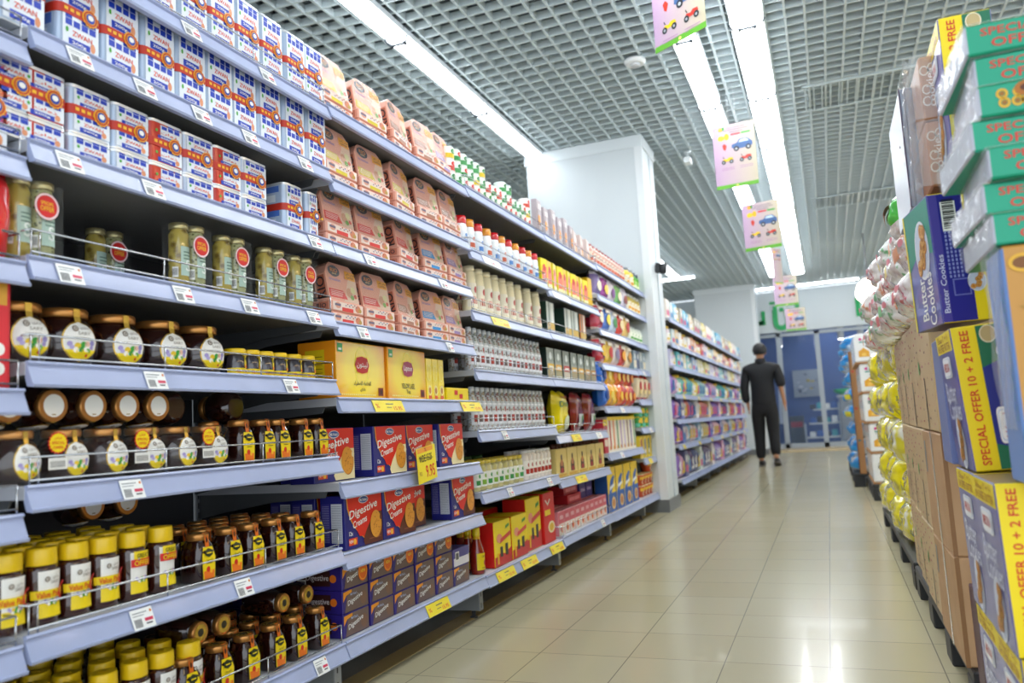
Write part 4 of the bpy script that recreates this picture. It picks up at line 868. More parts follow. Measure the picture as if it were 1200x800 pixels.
# ------- left edge bay fragments
for i, (y, z, rd) in enumerate(((.93, 1.524, 0), (.96, 1.301, 0))):
    place(('tp', 0), tin_pack, (XP, y, z), 'blue and white tin pair at the left photo edge, %s one' % ['upper', 'lower'][i], 'tin')
def bagmesh(m, w_, h, d, cols, seed=0, ear=.0, n=14):
    rr_ = random.Random(seed); ph = [rr_.uniform(0, 6) for _ in range(6)]
    for sg in (1, -1):
        vs = []
        for j in range(n+1):
            for i in range(n+1):
                u = -1+2*i/n; v = -1+2*j/n
                th = (max(0, 1-abs(u)**3)**.6)*(max(0, 1-abs(v)**4)**.7)
                wr = 1+.1*math.sin(5*u+ph[0]+3*v)*math.cos(7*v+ph[1]) + .05*math.sin(13*u+ph[2])*math.sin(11*v+ph[3])
                pin = 1-.05*abs(v)**3*(1-ear)
                vs.append((-d/2+sg*d/2*th*wr, u*w_/2*pin*(1+.02*math.sin(9*v+ph[4])), (v+1)/2*h+.006*math.sin(6*u+ph[5])*(v > .8)))
        o = len(m.V); m.V += vs
        for j in range(n):
            for i in range(n):
                c = cols((i+.5)/n, (j+.5)/n) if sg > 0 else cols(.01, (j+.5)/n)
                f = (o+j*(n+1)+i, o+j*(n+1)+i+1, o+(j+1)*(n+1)+i+1, o+(j+1)*(n+1)+i)
                m.F.append(list(f if sg > 0 else f[::-1])); m.M.append(m.mi(c)); m.S.append(True)
def bagf(w_, h, d):                                                 # bulged front of a bag for prints
    def f(a, b_, l):
        u = min(1, abs(a)/(w_/2)); v = min(1, abs(b_/h*2-1)); return (-d/2+d/2*(1-u**3)**.6*(1-v**4)**.7*1.08+.002+E_*l, a, b_)
    return f
for i, (z, h) in enumerate(((1.103, .17), )):
    t_ = empty('red_snack_bag', (XP+.02, .965, z)); m = MB(); bagmesh(m, .1, h, .07, lambda u, v: G('#d8222c'), 3); m.build('pouch', t_); tag(t_, 'bright red bag cut off by the left photo edge', 'bag')
t_ = empty('red_wafer_box', (XP+.01, .93, .869)); m = MB(); m.bev(-.1, 0, -.075, .078, 0, .205, P('#d3333f'), .002); f = front(0); m.rect(f, -.07, .072, .005, .2, P('#e0404c'), 0); m.disc(f, .03, .1, .02, .03, P('#d9a25a'), 1, 12); m.disc(f, .055, .07, .012, .012, WHITE, 1, 10); m.disc(f, .055, .035, .012, .012, WHITE, 1, 10); m.rect(f, .02, .07, .15, .19, P('#e2b04a'), 1); m.build('carton', t_); tag(t_, 'tall red and gold carton at the left photo edge', 'box')
# ================================================================ TEA, MAYONNAISE, CRISPS AND NOODLE BAYS
def carton(w_, h, d, base, deco=(), bev_=.002, sidec=None):
    """a printed box: deco = (shape, a, b, ra, rb, colour) in fractions of the front"""
    t = empty('carton_box'); m = MB(); m.bev(-d, 0, -w_/2, w_/2, 0, h, P(base), bev_, {'-y': P(sidec or base)}); m.build('carton', t)
    f = front(0); m = MB()
    for l, q in enumerate(deco):
        k = q[0]; a, b_, ra, rb, c = q[1]*w_, q[2]*h, q[3]*w_, q[4]*h, P(q[5])
        if k == 'r': m.rect(f, a-ra, a+ra, b_-rb, b_+rb, c, l)
        elif k == 'd': m.disc(f, a, b_, ra, rb, c, l, 16)
        elif k == 't': m.text(f, q[6], a, b_, ra*2, rb*2, c, l, slant=.2)
        elif k == 'p': m.fan(f, [(a+x*ra, b_+y*rb) for x, y in q[6]], c, l)
    if deco: m.build('front_print', t)
    return t
def jarf(r, h, body, cap, lab, lab2=None, neck=.8, capk=.14, shape=None, txt=None, coat=.6):
    t = empty('jar'); hb = h*(1-capk)
    prof = shape or [(r*.95, 0), (r, .004), (r, hb*.86), (r*neck, hb)]
    m = MB(); m.lathe(prof, 16, mat(body, .15, coat=coat) if isinstance(body, str) else body, -r, 0); m.build('body', t)
    q = prof[-1][0]; m = MB(); m.lathe([(q*1.02, hb-.001), (q*1.08, hb+.002), (q*1.05, h)], 16, G(cap), -r, 0); m.build('cap', t)
    if lab:
        f = lathf(prof, -r, 0); m = MB(); m.rect(f, -r*1.35, r*1.35, hb*.15, hb*.7, P(lab), 0, 8, 2)
        if lab2: m.rect(f, -r*.8, r*.9, hb*.22, hb*.4, P(lab2), 1, 5); m.disc(f, 0, hb*.55, r*.35, hb*.08, P(lab2), 1, 10)
        if txt: m.text(f, txt, 0, hb*.58, r*1.3, hb*.1, P('#b02a2a'), 2)
        m.build('label', t)
    return t
def can(r, h, c1, c2, c3):
    t = empty('food_can'); m = MB(); m.lathe([(r*.96, 0), (r, .002), (r, h-.003), (r*.96, h-.0005)], 18, P(c1), -r, 0); m.build('can_body', t)
    f = cylf(r, -r); m = MB(); m.rect(f, -r*1.3, r*1.3, h*.08, h*.45, P(c2), 0, 8); m.disc(f, 0, h*.62, r*.5, h*.2, P(c3), 1, 14); m.text(f, 'c' if False else 'CG', 0, h*.62, r*.4, h*.12, WHITE, 2); m.build('label', t); return t
M_ = 'mayonnaise bay'
cc = [('#e9efe2', '#3f9a56', '#d63a36'), ('#e3eee6', '#58a86a', '#2f8c50'), ('#f0eee2', '#e2c83a', '#3f9a56'), ('#efe9e2', '#d65a4a', '#d63a36')]
k = 0
for i, y in enumerate([2.975+.066*j for j in range(15)]):
    n_ = 3 if i < 6 or i in (9, 10, 14) else 2
    for lv in range(n_):
        q = R.choice(cc)
        place(('can', q), lambda: can(.031, .054, *q), (XP, y, (1.783 if y > 3.03 else 1.776)+.054*lv), 'white and green food can, %s, %s layer, mayonnaise bay top shelf' % (nth(i), ['bottom', 'middle', 'top'][lv]), 'can', 'stacked food cans')
for i, y in enumerate([3.068, 3.148, 3.241, 3.339, 3.431, 3.516, 3.605, 3.699, 3.796, 3.884, 3.977]):
    c = ['#d8242c', '#e8a01e'][i % 2]
    place(('salt', c), lambda: jarf(.031, .15, '#e8ecee', c, '#dfe5ec', '#5b8fc9' if c == '#d8242c' else '#c96a4a', capk=.22, neck=.92), (XP, y, 1.512), 'white shaker with %s lid, %s, mayonnaise bay sixth shelf' % ('red' if i % 2 == 0 else 'orange red', nth(i)), 'shaker', 'white shakers with bright lids')
place('tin_y', lambda: can(.05, .09, '#f0d22a', '#3f8f3a', '#d63a36'), (-1.55, 3.78, 1.512), 'yellow and green can standing behind the shakers', 'can')
place('pk_r', lambda: carton(.1, .1, .06, '#f0ead0', (('d', 0, .5, .32, .35, '#c9322c'), ('t', 0, .5, .2, .12, '#f3e9d0', 'CG'))), (-1.5, 3.95, 1.54), 'cream box with red disc standing behind the shakers', 'box')
for i, y in enumerate([3.148, 3.240, 3.327, 3.418, 3.514, 3.614, 3.719]):
    place('mayo', lambda: jarf(.038, .21, '#eee3bb', '#efe6c4', '#e8e2cf', '#b8433c', neck=.62, capk=.1, shape=[(.033, 0), (.036, .02), (.03, .07), (.033, .13), (.03, .18), (.026, .189)]), (XP, y, 1.248), 'cream coloured squeeze bottle of mayonnaise, %s of the main group' % nth(i), 'bottle', 'mayonnaise bottles')
for i, y in enumerate([3.854, 3.987]):
    place('mayo', None, (XP, y, 1.248), 'cream coloured mayonnaise bottle beside green tea cartons, %s' % ['left one', 'right one'][i], 'bottle', 'mayonnaise bottles')
for i in range(5): place('mayo', None, (-1.5, 3.1+.085*i, 1.248), 'mayonnaise bottle in the second row, %s' % nth(i), 'bottle', 'mayonnaise bottles')
place('mayoj', lambda: jarf(.06, .13, '#efe5c2', '#efe6c4', '#e8e2cf', None), (-1.52, 2.93, 1.12), 'wide cream jar half hidden behind tuna packs', 'jar')
SPI = ['#a08070', '#a89878', '#6a6664', '#8d9480', '#9a6a60', '#b8b2a4']
for lv, (z, yy, nm) in enumerate(((.998, 3.08, 'fourth'), (.744, 3.08, 'third'))):
    for i in range(17):
        c = SPI[(i*3+lv) % 6]
        place(('spice', c), lambda: jarf(.022, .185, ramp_mat('spice_mix_' + c[1:], c, '#cdd3d6', 90, rough=.15, coat=.6, pos=(.2, .5)), '#d3d8db', '#e8ebee', '#7a6a6a' if c < '#a' else '#b0483f', capk=.1, shape=[(.02, 0), (.022, .004), (.022, .1), (.018, .125), (.012, .1665)], coat=1), (XP, yy+.0535*i, z), 'slim spice grinder jar with white label, %s, mayonnaise bay %s shelf' % (nth(i), nm), 'jar', 'spice grinders')
for i in range(9): place(('spice', SPI[1]), None, (-1.46, 3.1+.1*i, .998), 'spice grinder in second row, %s, fourth shelf' % nth(i), 'jar', 'spice grinders'); place(('spice', SPI[0]), None, (-1.46, 3.1+.1*i, .744), 'spice grinder in second row, %s, third shelf' % nth(i), 'jar', 'spice grinders')
for i in range(9):
    c = ['#cfc68a', '#b8b070'][i % 2]
    place(('sj', c), lambda: jarf(.027, .125, c, '#e2cf5a', '#eef0ea', '#3f9a56' if c == '#cfc68a' else '#8fb84a', capk=.12, coat=1), (XP, 3.075+.063*i, .494), 'clear jar with yellow lid and white label, %s, mayonnaise bay second shelf' % nth(i), 'jar', 'yellow lidded clear jars')
    if i < 8: place(('sj', c), None, (-1.44, 3.09+.063*i, .494), 'clear yellow lidded jar in second row, %s' % nth(i), 'jar', 'yellow lidded clear jars')
for i in range(7):
    place('rj', lambda: jarf(.026, .14, '#e8e0d8', '#e6e8ea', '#f2efe9', '#b5352c', capk=.08, coat=1), (XP, 3.66+.055*i, .494), 'white jar with brown red print, %s of its row, second shelf' % nth(i), 'jar', 'white jars with red print')
    place('rj', None, (-1.45, 3.66+.055*i, .494), 'white jar with red print in second row, %s' % nth(i), 'jar', 'white jars with red print')
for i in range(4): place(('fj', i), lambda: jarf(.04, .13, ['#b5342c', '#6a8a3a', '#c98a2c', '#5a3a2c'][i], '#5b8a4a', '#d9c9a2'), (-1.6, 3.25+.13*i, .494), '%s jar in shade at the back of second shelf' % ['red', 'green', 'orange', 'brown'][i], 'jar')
def ketchup():
    t = empty('sauce_bottle'); r = .031; prof = [(r*.9, 0), (r, .006), (r, .085), (r*.8, .11), (.014, .145), (.012, .16)]
    m = MB(); m.lathe(prof, 20, mat('#8a1f12', .1, coat=1), -r, 0); m.build('bottle', t); m = MB(); m.lathe([(.014, .15), (.016, .155), (.0155, .185)], 16, G('#f0d52a'), -r, 0); m.lathe([(.016, .135), (.0145, .152)], 16, G('#e8b81e'), -r, 0); m.build('cap', t)
    f = cylf(r, -r); m = MB(); m.rect(f, -r*1.2, r*1.2, .018, .085, YEL, 0, 8); m.disc(f, .006, .045, .011, .014, P('#c2353a'), 1, 14); m.text(f, 'Orient', 0, .072, .03, .009, P('#7a5a1c'), 1); m.rect(f, -.016, .016, .024, .028, P('#a8882a'), 1, 4); m.build('label', t); return t
for i, (x, y) in enumerate(((0, 3.075), (-.05, 3.1), (-.1, 3.13))): place('ket', ketchup, (XP+x, y, .16), 'red sauce bottle with yellow label, %s of three at box' % ['front', 'middle', 'rear'][i], 'bottle', 'red sauce bottles')
place('oil', lambda: jarf(.045, .2, '#3a1c10', '#2a1a12', '#b5761e', '#e8a83a', neck=.4), (-1.52, 2.965, .16), 'dark bottle with orange label behind the biscuit stacks', 'bottle')
def noodle_box(w_, h, d, red):
    t = empty('red_yellow_carton'); m = MB(); m.bev(-d, 0, -w_/2, w_/2, 0, h, P('#d8241e'), .003, {'+z': P('#f0d81e'), '+x': P('#f4de1e' if not red else '#d8241e')}); m.build('carton', t); f = front(0); m = MB()
    if not red:
        m.fan(f, [(-w_*.5, h*.01), (w_*.5, h*.01), (w_*.5, h*.35), (w_*.3, h*.3), (w_*.1, h*.24), (-w_*.15, h*.3), (-w_*.4, h*.22), (-w_*.5, h*.22)], P('#cf3028'), 0)
        m.disc(f, -w_*.22, h*.62, w_*.16, h*.1, P('#e8a08a'), 1, 14); m.fan(f, [(w_*(-.2), h*.5), (w_*.45, h*.62), (w_*.45, h*.72), (-w_*.15, h*.6)], P('#d84a3a'), 2)
        m.fan(f, [(w_*.15, h*.78), (w_*.4, h*.83), (w_*.4, h*.9), (w_*.18, h*.86)], P('#5a9a3a'), 1)
        m.rect(f, w_*.12, w_*.28, h*.2, h*.46, P('#3a3a24'), 2); m.rect(f, -w_*.18, -w_*.04, h*.2, h*.42, P('#3a3a24'), 2); m.rect(f, -w_*.38, -w_*.28, h*.06, h*.3, P('#f0c01e'), 3)
    else:
        m.text(f, 'V', -w_*.1, h*.8, w_*.5, h*.12, WHITE, 0); m.disc(f, w_*.15, h*.3, w_*.3, h*.12, P('#f0e6c8'), 0, 16); m.disc(f, w_*.15, h*.3, w_*.2, h*.08, P('#e8c23a'), 1, 14); m.rect(f, -w_*.4, w_*.1, h*.55, h*.66, P('#f0d81e'), 1)
    m.build('front_print', t); return t
place('nb', lambda: noodle_box(.19, .19, .16, False), (XP, 3.285, .16), 'red and yellow carton nearest the sauce bottles, bottom shelf', 'carton')
place('nb', None, (XP, 3.49, .16), 'red and yellow carton, middle one of the bottom shelf', 'carton')
place('nb3', lambda: noodle_box(.2, .245, .12, False), (XP-.01, 3.71, .16), 'taller yellow and red carton beside the red one', 'carton')
place('nb2', lambda: noodle_box(.17, .25, .12, True), (XP, 3.915, .16), 'tall all red carton at right end of mayonnaise bay', 'carton')
place('nb4', lambda: noodle_box(.3, .21, .14, True), (XP-.17, 3.5, .16), 'red carton standing behind the yellow cartons', 'carton')
# tea bay
for i, y in enumerate((4.08, 4.17, 4.26, 4.36, 4.44, 4.53, 4.62, 4.7, 4.79, 4.88)):
    c = ['#f0e01e', '#e8c83a', '#e6d42a'][i % 3]
    place(('cus', c), lambda: carton(.08, .17, .05, c, (('p', 0, .45, .4, .3, '#e88a7a', ((-1, -1), (1, -.6), (1, 1), (-1, .6))), ('d', 0, .7, .25, .12, '#d84a3a'), ('r', 0, .15, .4, .08, '#f6efc0')), sidec='#e6dc1e'), (XP, y, 1.486), 'yellow custard carton with pink print, %s, tea bay sixth shelf' % nth(i), 'carton', 'yellow custard cartons', rz=.1*(i % 3-1))
place('yb', lambda: carton(.09, .2, .08, '#f0c81e'), (XP, 4.985, 1.486), 'tall plain yellow carton right of the custard cartons', 'carton')
for i, y in enumerate([4.051, 4.166, 4.301, 4.413, 4.528, 4.648]):
    place(('pch', i % 2), lambda: carton(.075, [.19, .17][i % 2], .03, '#b9aeb2', (('d', 0, .4, .25, .16, '#f0a21e'), ('r', 0, .8, .45, .08, '#d9d2d4'), ('r', -.3, .5, .05, .4, '#8a6a70'))), (XP, y, 1.787), 'silver pouch carton with orange dot, %s, tea bay top shelf' % nth(i), 'carton', 'silver cartons with orange dots')
for i in range(3): place(('pch2', 0), lambda: carton(.12, .15, .03, '#d9c8c4', (('d', .1, .3, .2, .18, '#f0b23a'), ('r', 0, .7, .45, .12, '#f0e2de'), ('r', 0, .45, .4, .04, '#b5433a'))), (XP, 4.72+.14*i, 1.787), 'pale pouch with red edge and orange spot, %s of three' % ['left', 'middle', 'right'][i], 'pouch', 'pale pouches top shelf', rz=.15)
def teag(c, d2): return carton(.115, .165, .1, '#a9b0a8', (('r', 0, .75, .46, .2, '#98a29c'), ('p', 0, .74, .22, .14, '#e6ebea', ((-1, -.4), (0, -1), (1, -.4), (.6, .6), (0, 1), (-.6, .6))), ('r', 0, .38, .46, .1, c), ('r', 0, .14, .46, .13, d2), ('r', 0, .38, .3, .03, '#f0efe8')), sidec='#1f3a30')
for i, (y, c, d2) in enumerate(((4.09, '#e8c23a', '#c9b98a'), (4.225, '#e2b02e', '#b8b08a'), (4.37, '#c9403a', '#d9cfc0'), (4.52, '#d9b04a', '#b5a88a'), (4.66, '#e8b82e', '#c2b48a'), (4.8, '#d9a63a', '#a89a7a'), (4.93, '#c9983a', '#b5a88a'))):
    place(('tg', c, d2), lambda: teag(c, d2), (XP, y, 1.0), 'silver grey tea carton with %s band, %s, tea bay fourth shelf' % ('red' if i == 2 else 'gold', nth(i)), 'tea carton', 'silver tea cartons')
DG = '#24483a'
for i, y in enumerate((4.14, 4.46, 4.6, 4.76)):
    place(('dg', i == 3), lambda: carton(.125, .17, .12, '#c9cfca' if i < 3 else '#d8822a', (('r', -.2, .5, .08, .48, '#7d8f86'), ('r', .2, .5, .12, .48, '#e6e9e2'), ('r', 0, .2, .45, .12, '#d9b95a')), sidec=DG), (XP, y, 1.251), '%s carton with dark green side, %s, tea bay fifth shelf' % ('shiny silver' if i < 3 else 'orange', nth(i)), 'tea carton', 'dark green sided tea cartons')
def pouch(name, w_, h, d, c1, c2, prints, seed=0, txt=None):
    def fn():
        t = empty(name); m = MB(); A, B = G(c1), G(c2); bagmesh(m, w_, h, d, lambda u, v: B if v > .8 or v < .06 else A, seed, 0, 12); m.build('pouch', t)
        f = bagf(w_, h, d); m = MB()
        for l, q in enumerate(prints):
            k, a, b_, ra, rb, c = q[:6]; a *= w_; ra *= w_; b_ *= h; rb *= h
            if k == 'd': m.disc(f, a, b_, ra, rb, P(c), 2+l*3, 14)
            elif k == 't': m.text(f, q[6], a, b_, 2*ra, 2*rb, P(c), 4+l*3, rot=.05)
            else: m.rect(f, a-ra, a+ra, b_-rb, b_+rb, P(c), 2+l*3, 6, 6)
        m.build('front_print', t); return t
    return fn
place('doy', pouch('yellow_pouch', .22, .235, .09, '#f0e01a', '#e8d81a', (('t', -.05, .68, .3, .09, '#1f7a3a', 'Doy'), ('d', .1, .25, .25, .17, '#e3ead0'), ('t', 0, .86, .25, .03, '#c9402c', 'Family')), 5), (XP, 4.29, .70), 'large yellow pouch with green lettering beside spice grinders', 'pouch')
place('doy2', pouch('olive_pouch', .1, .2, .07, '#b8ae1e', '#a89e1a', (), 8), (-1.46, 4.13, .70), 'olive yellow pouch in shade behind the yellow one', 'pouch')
MRN = '#8a1f2c'
for i, y in enumerate((4.6, 4.86)): place('mar', pouch('maroon_pouch', .24, .235, .09, MRN, '#9a2c38', (('r', -.05, .3, .25, .15, '#c9ccd0'), ('d', -.02, .33, .1, .09, '#5a9a4a'), ('d', .05, .25, .08, .06, '#2c4a8a')), 11), (XP, y, .70), 'maroon pouch with pale label, %s one, tea bay third shelf' % ['left', 'right'][i], 'pouch', 'maroon pouches', rz=.12)
def beige():
    t = carton(.185, .155, .1, '#e2cf8a', (('r', 0, .5, .49, .49, '#ead78f'), ('p', 0, .42, .2, .36, '#4a2c24', ((-1, -.7), (1, -.7), (.9, .2), (.35, .5), (.3, 1), (-.3, 1), (-.35, .5), (-.9, .2))), ('d', 0, .5, .13, .12, '#c98a5a'), ('d', 0, .25, .15, .1, '#b0342c'), ('r', 0, .08, .4, .05, '#d9b23a')))
    for i in range(3): m = MB(); m.lathe([(.013, 0), (.013, .025)], 12, P('#6a3a24'), -.03, -.055+.055*i, .155); m.build('bottle_cap', t)
    return t
for i, y in enumerate((4.17, 4.365, 4.56, 4.755, 4.95)): place('bei', beige, (XP, y, .465), 'beige carton picturing a bottle, %s of five, tea bay second shelf' % nth(i), 'carton', 'beige bottle cartons')
def pink(): return carton(.095, .125, .06, '#e8a0a8', (('r', 0, .72, .47, .26, '#d86a7a'), ('r', 0, .25, .47, .24, '#f0e6e0'), ('d', .05, .26, .22, .16, '#e88a3a'), ('d', -.1, .28, .12, .1, '#c9403a'), ('r', 0, .75, .3, .08, '#e8b8c0')))
for i in range(10):
    place('pnk', pink, (XP, 4.1+.098*i, .168), 'small pink and white carton, %s, front row, tea bay bottom shelf' % nth(i), 'carton', 'pink cartons')
    place('pnk', None, (XP-.08, 4.1+.098*i, .168), 'small pink and white carton, %s, second row, tea bay' % nth(i), 'carton', 'pink cartons')
for i in range(4): place('rbx', lambda: carton(.16, .05, .1, '#c9283a', (('r', 0, .5, .3, .2, '#e88a92'),)), (XP-.06-.02*(i % 2), 4.5+.1*(i//2), .294+.051*(i % 2)), 'flat red box on pink cartons, %s' % ['lower left', 'upper left', 'lower right', 'upper right'][i], 'box', 'flat red boxes')
for i in range(4): place('prp', lambda: carton(.13, .1, .08, '#4a2c8a', (('r', 0, .5, .4, .12, '#8a6ab8'), ('t', 0, .5, .3, .08, '#efeaf6', 'Choco'))), (XP-.08, 4.79+.14*(i % 2), .294+.1*(i//2)), 'purple box on pink cartons, %s' % ['lower left', 'lower right', 'upper left', 'upper right'][i], 'box', 'purple boxes')
# crisps bay
def oats(): return carton(.2, .29, .09, '#f2d41e', (('r', 0, .22, .49, .21, '#2a6ab8'), ('p', -.02, .62, .4, .2, '#2f6fc2', ((-1, -1), (-.2, -1), (1, .8), (.6, 1), (-.4, .4))), ('p', 0, .55, .3, .1, '#e8eef6', ((-1, -.6), (1, .2), (1, .8), (-1, .2))), ('d', .1, .2, .26, .14, '#e8c890'), ('d', .1, .2, .18, .09, '#c98a4a')), sidec='#2a6ab8')
for i, y in enumerate((5.19, 5.41, 5.63, 5.85)): place('oat', oats, (XP, y, .162), 'tall yellow and blue cereal carton, %s, crisps bay bottom shelf' % nth(i), 'carton', 'cereal cartons')
SC_ = ['#c93a3a', '#e8862a', '#2f8a4a', '#b894c9', '#c9b8e0', '#8a4a3a', '#5a3ab0', '#2f9a4a']
place('sx', lambda: carton(.1, .22, .1, '#c93a48', (('r', 0, .3, .4, .1, '#e8dccc'), ('r', 0, .9, .49, .09, '#f0da1e'))), (XP, 5.13, .547), 'red carton with yellow top at left of striped row', 'carton')
for i in range(8):
    c = SC_[i]; place(('st', i), lambda: carton(.098, .235, .1, '#efe9dc', (('p', .1, .5, .22, .42, c, ((-1, 1), (.6, 1), (1, -1), (-.4, -1))), ('d', -.1, .12, .2, .06, '#d9a23a'), ('r', 0, .95, .49, .05, '#f2d81e'))), (XP, 5.235+.1*i, .547), 'tall white carton with %s stripe, crisps bay second shelf, %s' % (['red', 'orange', 'green', 'mauve', 'lilac', 'brown', 'purple', 'bright green'][i], nth(i)), 'carton', 'striped cartons')
bagc = [('#2a7ad8', '#2a7ad8', 'blue'), ('#f0b81e', '#e8a81e', 'amber'), ('#f2c42a', '#e8b01e', 'yellow'), ('#f08a1e', '#e8761a', 'orange'), ('#c9483a', '#b83a30', 'brick red'), ('#d8643a', '#e8b04a', 'rust'), ('#b8323a', '#c95a4a', 'crimson')]
for i, (c1, c2, nm) in enumerate(bagc):
    for lv in range(2): place(('cb', i), pouch('crisp_bag', .15, .16, .1, c1, c2, (('d', 0, .45, .25, .2, ['#1a4a9a', '#f6e06a', '#e8862a', '#f6d04a', '#f0c04a', '#f2d28a', '#f0a03a'][i]),), i), (XP+.03-.01*lv, 5.13+.13*i, .853+.135*lv), '%s crisp bag, %s layer, crisps bay third shelf' % (nm, ['lower', 'upper'][lv]), 'crisp bag', 'crisp bags')
for i, (y, c1, c2) in enumerate(((5.18, '#c92c4a', '#e8d8c8'), (5.37, '#e8c84a', '#efe6da'), (5.56, '#d9cfd0', '#e6dde0'), (5.75, '#c93a2c', '#e8dcc8'), (5.94, '#e8dcc0', '#f0e8da'))):
    place(('pp', i), pouch('snack_bag', .19, .195, .11, c1, c2, (('d', 0, .45, .28, .2, ['#f0c83a', '#c9402c', '#9a8fb0', '#f0b03a', '#d8a04a'][i]), ('r', 0, .75, .3, .06, '#f3ece0')), 20+i), (XP+.012, y, 1.135), '%s snack bag, %s, crisps bay fourth shelf' % (['pink red', 'yellow', 'clear', 'red', 'cream'][i], nth(i)), 'snack bag', 'snack bags fourth shelf')
    place(('pq', i), pouch('snack_bag', .19, .19, .11, ['#c93a5a', '#4a7ac9', '#c9d8e8', '#d8402c', '#e8c87a'][i], c2, (('d', 0, .45, .28, .2, ['#f0e6d0', '#f2e05a', '#4a9a5a', '#f2dcae', '#c9402c'][i]), ('r', 0, .75, .3, .06, '#f3ece0')), 30+i), (XP+.012, y, 1.364), '%s snack bag, %s, crisps bay fifth shelf' % (['pink', 'blue', 'pale blue', 'scarlet', 'tan'][i], nth(i)), 'snack bag', 'snack bags fifth shelf')
    place(('pr', i), pouch('snack_bag', .19, .17, .08, ['#8a7ab0', '#a02c9a', '#e0d8dc', '#7ab86a', '#d9d0e0'][i], '#e8e2e6', (('d', 0, .4, .28, .2, ['#f0e6d0', '#f0d05a', '#8a4a9a', '#f2e8ce', '#9a402c'][i]),), 40+i), (XP+.012, y, 1.594), '%s pouch, %s, crisps bay sixth shelf' % (['lilac', 'magenta', 'white', 'light green', 'pale lilac'][i], nth(i)), 'pouch', 'pouches sixth shelf')
for i in range(12): place('tj', lambda: jarf(.036, .14, '#d8a89a', '#9a4a4a', '#e6d9c8', '#d86a4a', capk=.1), (XP, 5.12+.08*i, 1.80), 'pinkish jar with dark red lid, %s, crisps bay top shelf' % nth(i), 'jar', 'red lidded jars top shelf')
# noodle cup bay
def cup():
    t = empty('noodle_cup'); m = MB(); m.lathe([(.036, 0), (.05, .075), (.052, .08)], 18, P('#d8643a'), -.05, 0); m.build('cup', t); m = MB(); m.lathe([(.052, .08), (.053, .082), (.05, .085)], 18, P('#f0dcae'), -.05, 0); m.build('lid', t)
    f = lathf([(.036, 0), (.05, .075)], -.05); m = MB(); m.rect(f, -.05, .05, .045, .068, P('#f0c84a'), 0, 8); m.disc(f, 0, .028, .026, .018, P('#f0e0c0'), 1, 12); m.disc(f, 0, .028, .016, .01, P('#c9402c'), 2, 10); m.build('label', t); return t
for i in range(7):
    for lv in range(3 if i == 3 else 2 if i < 5 else 3): place('cup', cup, (XP, 6.165+.108*i, .162+.086*lv), 'orange and cream noodle cup, %s, %s layer' % (nth(i), ['bottom', 'middle', 'top'][lv]), 'noodle cup', 'noodle cups')
for i in range(6):
    c = ['#b86a4a', '#8a8f9a', '#5a7a6a', '#3a4a7a', '#7a7a5a', '#4a5a8a'][i]; place(('yx', i), lambda: carton(.11, .17, .07, '#e8cf3a', (('p', 0, .5, .32, .4, c, ((-1, -1), (1, -.8), (.8, 1), (-.8, .8))), ('d', 0, .3, .2, .12, '#efe6c8'))), (XP, 6.17+.13*i, .455), 'yellow carton with dim coloured panel, %s, noodle cup bay' % nth(i), 'carton', 'yellow cartons with panels')
for i in range(7):
    for lv in range(2): place(('gc', (i+lv) % 2), lambda: can(.045, .075, '#f0dc1e' if (i+lv) % 2 else '#3aa84a', '#2f9a4a' if (i+lv) % 2 else '#6ac8b0', '#f0b83a'), (XP, 6.165+.1*i, .693+.076*lv), '%s food can, %s, %s layer, third shelf' % (['green', 'yellow'][(i+lv) % 2], nth(i), ['lower', 'upper'][lv]), 'can', 'green and yellow cans')
for i in range(5): place('rb', pouch('pasta_bag', .15, .2, .09, '#e8d8b8', '#c9403a', (('d', 0, .5, .25, .2, '#c9403a'), ('r', 0, .3, .25, .08, '#f0dca0')), 51), (XP+.02, 6.2+.155*i, .91), 'cream bag with red print, %s, noodle cup bay' % nth(i), 'bag', 'cream bags with red print')
for i in range(7):
    place(('b4', i % 3), lambda: carton(.1, .15, .07, ['#9ab0c0', '#6a7a9a', '#c9cfcc'][i % 3], (('r', 0, .3, .45, .2, ['#e8dfca', '#3a4a7a', '#8a9aa8'][i % 3]), ('d', 0, .7, .25, .14, '#e6ebee'))), (XP, 6.16+.11*i, 1.143), 'grey blue carton, %s, noodle cup bay fifth shelf' % nth(i), 'carton', 'grey blue cartons')
    place('b5', lambda: jarf(.045, .12, '#e6efe0', '#dfe8e2', '#f0f3e6', '#5aa84a', capk=.1), (XP, 6.165+.105*i, 1.36), 'white tub with green print, %s, sixth shelf' % nth(i), 'tub', 'white green tubs')
    place('b6', lambda: jarf(.043, .15, '#e8cf6a', '#e0e0da', '#f3efd8', '#e0a83a', capk=.15), (XP, 6.165+.105*i, 1.594), 'pale yellow jar with white lid, %s, seventh shelf' % nth(i), 'jar', 'pale yellow jars')
    if i < 2: place('b7', lambda: jarf(.05, .16, '#e2c23a', '#7a828c', '#f0ead0', '#d8a02a'), (XP, 6.19+.13*i, 1.80), 'yellow jar with grey lid, %s of two' % ['left', 'right'][i], 'jar', 'yellow jars')
    else: place('b8', lambda: jarf(.042, .15, '#5aa83a', '#4a5a6a', '#9ad05a', '#e8f0c8', capk=.18), (XP, 6.22+.1*i, 1.80), 'bright green bottle with dark cap, %s of its row' % nth(i-2), 'bottle', 'green bottles')

